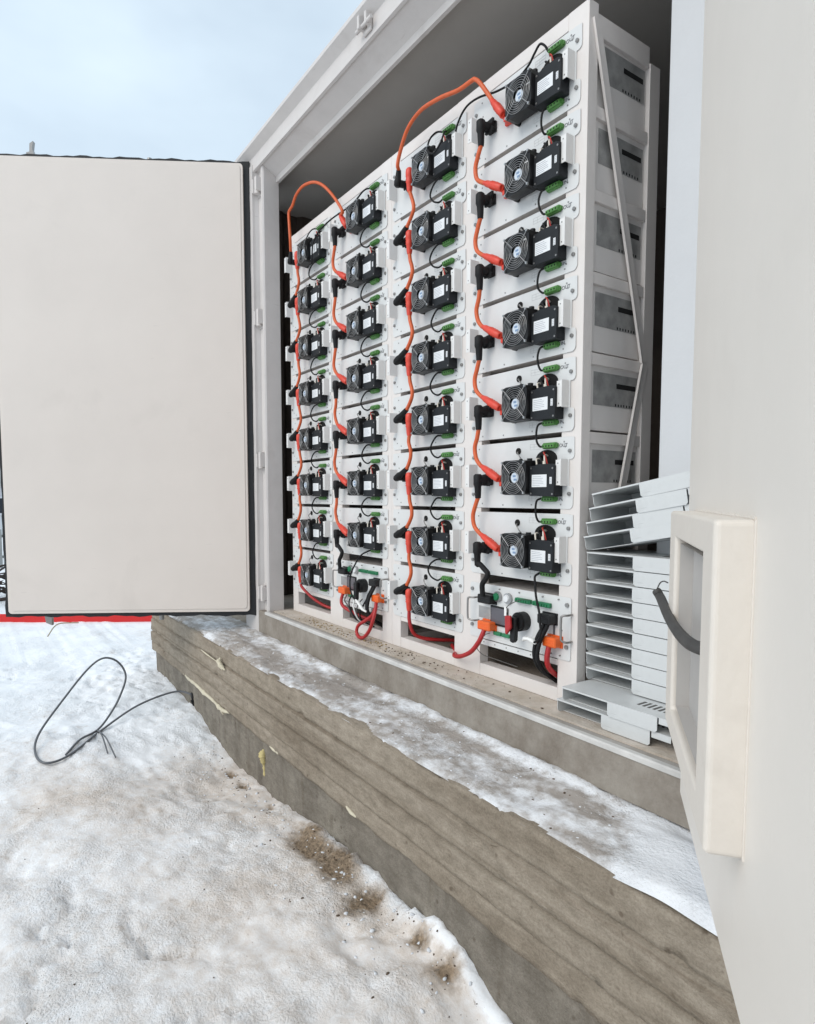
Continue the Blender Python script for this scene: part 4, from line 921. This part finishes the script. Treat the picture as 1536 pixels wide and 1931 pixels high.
one_cable('signal_cable', [uw(2, 0, 0.361, 0.020, -.016), uw(2, 0, 0.335, 0.026, -.030), uw(2, 0, 0.320, 0.0, -.050), uw(2, 0, 0.330, -0.05, -.068), uw(2, 0, 0.372, -0.080, -.070), uw(2, 0, 0.410, -0.055, -.066), uw(2, 0, 0.405, -0.010, -.045), uw(2, 0, 0.385, 0.010, -.02)], 0.0036, 'black_rubber', 'thin black cable coiled over the top module of the third column', None, 7)
one_cable('signal_cable', [uw(0, 0, 0.361, 0.020, -.016), uw(0, 0, 0.330, 0.022, -.030), uw(0, 0, 0.318, -0.010, -.050), uw(0, 0, 0.322, -0.06, -.066), uw(0, 0, 0.33, -0.12, -.064)], 0.0034, 'black_rubber', 'thin black cable hanging down the top module of the leftmost column', None, 7)
for c, lab in ((3, 'rightmost column'), (1, 'second column')):
    X0 = COLX[c]
    if c == 3: pts = [uw(c, 6, 0.361, -0.152, -.016), (X0+.345, -.024, .414), (X0+.352, -.030, .390), (X0+.362, -.036, .350), (X0+.385, -.044, .300), (X0+.405, -.060, .262), (X0+.412, -.064, .240), (X0+.402, -.064, .214), (X0+.380, -.062, .200)]
    else: pts = [uw(c, 6, 0.361, -0.152, -.016), (X0+.338, -.024, .420), (X0+.300, -.036, .400), (X0+.250, -.042, .350), (X0+.225, -.050, .300), (X0+.232, -.060, .250), (X0+.262, -.066, .205), (X0+.290, -.06, .18)]
    one_cable('signal_cable', pts, 0.0040, 'black_rubber', 'thin black cable dropping to the control unit of the %s' % lab, None, 7)
# tangle of wires in front of the second-column control unit
X0 = COLX[1]
for k in range(5):
    a = random.uniform
    m = ['dark_steel', 'black_rubber', 'tie_white', 'dark_steel', 'black_rubber'][k]
    pts = [(X0+.15+.05*k, -.03, .20+a(-.02, .02)), (X0+.17+.045*k, -.055, .165), (X0+.21+.03*k, -.062, .13+a(-.02, .02)), (X0+.24+.02*k, -.04, .085), (X0+.25+.02*k, .02, .05)]
    o = tube(pts, [0.0032, .004, .0042, .003, .004][k], 6, 5).build('loose_wire', m)
    tag(o, ['thin grey', 'dark', 'white', 'slack grey', 'rightmost black'][k]+' wire hanging in the tangle under the second column control unit', 'wire', 'loose wires at the control units')
for k, (c, m) in enumerate(((1, 'tie_white'), (3, 'tie_white'))):
    X0 = COLX[c]; b = MB()
    b.loft([(X0+.325, -.056, .197), (X0+.338, -.060, .206), (X0+.356, -.062, .208), (X0+.372, -.060, .205), (X0+.384, -.056, .196)] if c == 3 else [(X0+.29, -.062, .185), (X0+.325, -.068, .178), (X0+.36, -.066, .150), (X0+.385, -.058, .140)], [.006, .011, .009, .012, .006] if c == 3 else [.005, .009, .009, .006], 7, flat=0.7)
    tag(b.build('wire_bundle', m), 'white taped wire bundle at the %s control unit' % ('right' if c == 3 else 'second column'), 'wire bundle')
one_cable('loose_wire', [(-0.345, -.02, .180), (-0.385, -.035, .160), (-0.395, -.04, .120), (-0.37, -.03, .095), (-0.33, -.01, .085), (-0.24, .02, .070)], 0.0016, 'dark_steel', 'thin grey wire drooping below the right control unit', 'loose wires at the control units', 5)['category'] = 'wire'

# ------------------------------------------------------------------ stack of sheet-metal trays
def tray_mesh(W, D, Hh, t0, t1):
    """top sheet with a turned-down left end, back, and a front tab from t0 to t1; slots near the right"""
    b = MB(); th = 0.0016; r = 0.012
    # top sheet
    b.box(0, W, 0.0, D, Hh-th, Hh)
    # left flange, outline with rounded lower corners
    pts = [(0.004, Hh-th), (0.004, r), (0.008, 0.004), (r+.004, 0.0), (D-r, 0.0), (D-.003, 0.005), (D, r), (D, Hh-th)]
    b.prism(pts, 'x', 0.0, th)
    # folded lip at the foot of the left flange and the bottom return
    b.box(0.0, W, D-th, D, 0.0, Hh-th)
    b.box(th, W*.62, 0.03, D-.01, 0.0, th)
    # front tab
    pts = [(t0, Hh), (t0+.004, Hh), (t1, Hh), (t1, 0.007), (t1-.006, 0.001), (t0+.007, 0.001), (t0, 0.007)]
    b.prism(pts, 'y', -th, 0.0003)
    # narrow front lip on the open part
    b.box(0.002, t0-.001, -0.0008, 0.0008, Hh-.0045, Hh+.0002)
    b.box(t1+.004, W, 0.0, th, Hh-.018, Hh-th)
    return b
def tray_slots(W, D, Hh):
    b = MB()
    for k in range(8): b.box(W*.60+k*.0165, W*.60+k*.0165+.008, 0.045, 0.085, Hh+.0001, Hh+.0007)
    return b
TH = 0.0445
T1 = tray_mesh(0.395, 0.20, TH, 0.172, 0.333); S1 = tray_slots(0.395, 0.20, TH)
tm = T1.mesh('tray', 'tray_grey'); sm = S1.mesh('slot_row', 'dark_steel')
trays = []
for k in range(2): trays.append((0.032+0.024*k, -0.079-0.012*k*0.4, 0.0015+k*(TH+.0004), 0, 0))
for k in range(9): trays.append((0.058-0.0010*k+random.uniform(-.002, .002), 0.028+random.uniform(-.002, .002), 0.0015+(k+2)*(TH+.0016), 0.0, random.uniform(-.006, .006)))
z9 = 0.0015+11*(TH+.0016)+.003
TLT = R(-10.5)
for k in range(4): trays.append((0.058+.0085*k+random.uniform(-.003, .003)-0.004, 0.018+random.uniform(-.003, .003), z9+k*(TH+.0012)*math.cos(TLT), TLT+R(random.uniform(-.5, .5)), random.uniform(-.01, .01)))
TN = ['lowest grey metal tray resting on the container floor', 'second lowest grey metal tray, pulled forward with slots on top']
TN += ['level grey tray, %s up from the two that stick forward' % s for s in ('first', 'second', 'third', 'fourth', 'fifth', 'sixth', 'seventh', 'eighth', 'ninth')]
TN += ['tilted grey tray, %s of the four on top of the stack' % s for s in ('lowest', 'second', 'third', 'topmost')]
for k, (x, y, z, ty, tz) in enumerate(trays):
    o = bpy.data.objects.new('metal_tray', tm); link(o); o.location = (x, y, z); o.rotation_euler = (0, ty, tz)
    tag(o, TN[k], 'tray', 'stack of grey metal trays')
    s = bpy.data.objects.new('slot_row', sm); link(s, o)

# ------------------------------------------------------------------ debris and small things
def chips(name, n, fn, m, lo, hi, label, flat=0.6):
    import bmesh
    bm = bmesh.new(); bmesh.ops.create_icosphere(bm, subdivisions=1, radius=1.0)
    SV = np.array([v.co[:] for v in bm.verts]); SF = [tuple(v.index for v in f.verts) for f in bm.faces]; bm.free()
    b = MB()
    for i in range(n):
        x, y, z = fn(); s = lo+(hi-lo)*random.random()**2.2; a = random.uniform(0, 6.28)
        V = SV*rng.uniform(.65, 1.25, (len(SV), 1)); V = V*np.array([random.uniform(.8, 1.5), random.uniform(.7, 1.1), flat])*s
        ca, sa = math.cos(a), math.sin(a); V = np.stack([V[:, 0]*ca-V[:, 1]*sa+x, V[:, 0]*sa+V[:, 1]*ca+y, V[:, 2]+z], -1)
        b.add(V.tolist(), SF, True)
    return tag(b.build(name, m), label, None, None, 'stuff')
def on_ground(x0, x1, y0, y1):
    def f():
        x = random.uniform(x0, x1); y = random.uniform(y0, y1); return x, y, gz(x, y)+.002
    return f
def near_wall():
    x = random.uniform(-2.2, 0.6); y = -0.47-abs(random.gauss(0, .11)); return x, y, gz(x, y)-.001
chips('snow_crumbs', 420, near_wall, 'crumb_snow', 0.002, 0.009, 'white crumbs of hard snow lying along the concrete')
chips('soil_crumbs', 320, near_wall, 'dirt_chip', 0.002, 0.006, 'brown soil crumbs scattered on the snow by the concrete')
chips('grit', 90, on_ground(-2.6, 0.4, -1.9, -0.5), 'dirt_chip', 0.001, 0.0032, 'dark grit scattered over the trodden snow')
def on_sill():
    x = random.choice([random.gauss(-0.93, .10), random.gauss(-0.62, .16), random.uniform(-2.1, -1.2), random.uniform(-1.2, 0.0)]); y = random.uniform(-.098, -.015); return x, y, 0.0025
chips('sill_crumbs', 110, on_sill, 'dirt_chip', 0.0015, 0.0050, 'dark crumbs lying on the floor edge before the racks')
def on_sill2():
    x = random.choice([random.gauss(-1.55, .16), random.gauss(-1.15, .1)]); y = random.uniform(-.098, -.02); return x, y, 0.0025
chips('sawdust', 150, on_sill2, 'wood_chip', 0.002, 0.006, 'yellowish wood crumbs lying on the floor edge before the racks')
def on_ledge():
    x = random.uniform(-2.6, 0.45); y = random.uniform(-.44, -.17); return x, y, float(ledge_z(np.array([[x]]), np.array([[y]]))[0, 0])-.001
chips('ledge_crumbs', 320, on_ledge, 'crumb_snow', 0.002, 0.007, 'crumbs of ice on the concrete ledge')
chips('ledge_grit', 120, on_ledge, 'dirt_chip', 0.002, 0.005, 'dark grit on the icy concrete ledge')
# mounting foam on the foundation
def foam(pts, rad, m, label):
    o = MB().loft(catmull(pts, 5), [max(.002, r_*random.uniform(.7, 1.3)) for r_ in np.interp(np.linspace(0, 1, (len(pts)-1)*5+1), np.linspace(0, 1, len(rad)), rad)], 7).build('foam_bead', m)
    return tag(o, label, 'foam bead', 'dried foam beads on the foundation')
foam([(-2.86, -.452, -.482), (-2.70, -.455, -.490), (-2.55, -.458, -.486), (-2.38, -.460, -.494), (-2.22, -.458, -.497), (-2.08, -.458, -.508), (-1.95, -.455, -.497)], [.006, .011, .008, .013, .008, .014, .005], 'foam', 'long pale foam bead under the upper slab edge left of the yellow drip')
foam([(-2.05, -.46, -.495), (-2.045, -.462, -.512), (-2.04, -.458, -.53)], [.008, .010, .004], 'foam', 'short foam drip below the slab edge at the end of the long bead')
foam([(-1.44, -.453, -.487), (-1.34, -.458, -.492), (-1.25, -.455, -.490)], [.005, .009, .005], 'foam', 'short pale foam bead under the slab edge right of the yellow drip')
foam([(-0.66, -.455, -.478), (-0.60, -.464, -.484), (-0.55, -.455, -.490)], [.004, .008, .004], 'foam', 'small pale foam bead on the slab face nearer the camera')
foam([(-1.517, -.432, -.560), (-1.515, -.440, -.578), (-1.512, -.440, -.605), (-1.510, -.436, -.640), (-1.508, -.434, -.69)], [.006, .020, .017, .008, .007], 'foam_yellow', 'yellow foam drip running down the lower footing')
foam([(-2.40, -.466, -.236), (-2.25, -.468, -.240), (-2.09, -.468, -.243)], [.003, .004, .003], 'foam', 'thin straight foam line on the upper slab face')
foam([(-2.055, -.464, -.212), (-2.05, -.474, -.232), (-2.02, -.472, -.250), (-1.975, -.466, -.262)], [.006, .016, .015, .005], 'foam', 'white foam blob at the end of the thin line on the slab')

# looped grey cable springing from the foundation foot
C0 = Vector((1.3681, -1.5875, 0.6804))
W0 = [(-2.72, -.43), (-3.015, -0.466), (-2.855, -0.74), (-2.58, -1.0), (-2.296, -1.198), (-2.244, -1.312), (-2.421, -1.343), (-2.668, -1.303), (-3.268, -1.115), (-3.975, -0.872), (-4.275, -0.711), (-4.08, -0.637), (-3.606, -0.668), (-3.095, -0.806), (-2.747, -0.929), (-2.592, -1.018), (-2.452, -1.127), (-2.313, -1.211)]
LIFT = [0.0, .06, .03, .0, .0, .0, .0, .02, .10, .20, .24, .21, .14, .06, .02, .0, 0, 0]
wp = []
for (x, y), l_ in zip(W0, LIFT):
    g = Vector((x, y, -0.65)); p = C0.lerp(g, 1-l_)
    if l_ < .01: p.z = gz(p.x, p.y)+.010
    wp.append(p)
wp[0] = Vector((-2.70, -.425, -.60)); wp[1] = Vector((-2.80, -.52, -.585)); 
cl = empty('looped_cable', (-2.6, -1.0, -0.66)); tag(cl, 'thin grey cable lying in a long loop on the snow beside the foundation', 'cable')
under(cl, MB().loft(catmull(wp, 7), 0.0062, 8).build('cable', 'cable_grey', cl))
for (e, nm) in (((-2.25, -1.02), 0), ((-2.17, -0.995), 1)):
    a = wp[15]; under(cl, tube([a, a.lerp(Vector((e[0], e[1], gz(*e)+.03)), .5)+Vector((0, 0, .02)), (e[0], e[1], gz(*e)+.008)], 0.004, 6).build('cable_end', 'cable_grey', cl))
b = MB(); b.cyl((-2.70, -.445, -.60), (-2.70, -.40, -.60), 0.022, 10); b.cyl((-2.69, -.445, -.625), (-2.69, -.43, -.66), 0.012, 8); under(cl, b.build('cable_gland', 'black_rubber', cl))
# twigs on the far snow
tw = tube([(-5.52, -1.0, -.66), (-5.66, -.93, -.60), (-5.74, -.86, -.585), (-5.76, -.70, -.60)], 0.006, 5); tag(tw.build('dry_stalk', 'straw'), 'dry bent stalk poking from the snow below the red tape', 'stalk')
tw = tube([(-6.0, -1.52, -.70), (-5.98, -1.50, -.60), (-6.03, -1.56, -.50)], 0.006, 5); tw.loft([(-5.98, -1.50, -.60), (-5.93, -1.42, -.52)], 0.004, 5); tag(tw.build('dry_stalk', 'straw'), 'dry forked stalk at the left edge below the red tape', 'stalk')

# red barrier tape
pa = Vector((-6.80, -1.36, 0)); pb_ = Vector((-5.80, 0.05, 0)); dv = (pb_-pa)
b = MB(); V = []; n = 60
for i in range(n+1):
    t = -2.2+4.4*i/n; p = pa+dv*t; z = -0.690-.012*math.sin(t*3.1)-0.02*(t < 0)*min(1, -t); w = 0.088+.006*math.sin(t*5)
    for (o_, h) in ((0, 0), (0, w), (.004, w), (.004, 0)): V.append((p.x-o_, p.y, z+h+0.012*math.sin(t*2)))
F = [(i*4+k, i*4+(k+1) % 4, (i+1)*4+(k+1) % 4, (i+1)*4+k) for i in range(n) for k in range(4)]
b.add(V, F); tag(b.build('barrier_tape', 'tape_red'), 'red barrier tape strung low across the snow behind the left door', 'tape')
for k, t in enumerate((-1.9, 1.9)):
    p = pa+dv*t; b = MB(); b.cyl((p.x-.02, p.y, -0.85), (p.x-.02, p.y, -0.40), 0.014, 7); b.cyl((p.x-.02, p.y, -0.40), (p.x-.02, p.y, -0.385), 0.014, 7, .006)
    tag(b.build('wooden_stake', 'bark'), ['short stake holding the left end', 'short stake holding the far end'][k]+' of the red tape', 'stake')

# background at the left edge: brush pile, slat fence, low building
bp_ = empty('brush_pile', (-8.5, -1.6, -0.68)); tag(bp_, 'pile of dark bare branches on the snow beyond the left door', 'brush pile')
b = MB()
for k in range(110):
    x, y = random.gauss(-8.6, .45), random.gauss(-1.75, .55); a = random.uniform(0, 6.28); L = random.uniform(.3, .9); z = -0.66+abs(random.gauss(0, .13))
    b.loft([(x, y, z), (x+L*.5*math.cos(a), y+L*.5*math.sin(a), z+random.uniform(.02, .18)), (x+L*math.cos(a), y+L*math.sin(a), z+random.uniform(-.05, .2))], [.018, .013, .005], 5)
under(bp_, b.build('branches', 'bark', bp_))
fe = empty('slat_fence', (-13, -3.5, -0.7)); tag(fe, 'weathered grey slat fence far behind the left door', 'fence')
sl = MB().box(-.012, .012, -.055, .055, 0, .78).mesh('slat', 'fence_grey')
for k in range(46):
    o = bpy.data.objects.new('slat', sl); link(o, fe); o.location = (0.1*math.sin(k*.05), 3.0-k*.125, random.uniform(-.03, .02))
for z in (.2, .6):
    b = MB().box(-.06, -.02, -2.8, 3.1, z, z+.05); b.build('fence_rail', 'fence_grey', fe)
hb = empty('low_building', (-27, -4.5, -0.7)); tag(hb, 'low pale building with dark windows far behind the left door', 'building')
MB().box(-2.5, 2.5, -5, 5, 0, 1.75).build('wall', 'wall_pale', hb)
MB().prism([(-2.8, 1.75), (2.8, 1.75), (0, 2.55)], 'y', -5.3, 5.3).build('roof', 'fence_grey', hb)
for y in (-3.4, -1.2, 1.1, 3.9):
    w = MB().box(2.501, 2.55, y-.5, y+.5, 0.75, 1.40).build('window', 'wall_pale', hb); MB().box(2.551, 2.56, y-.42, y+.42, 0.82, 1.33).build('pane', 'glass_dark', w)
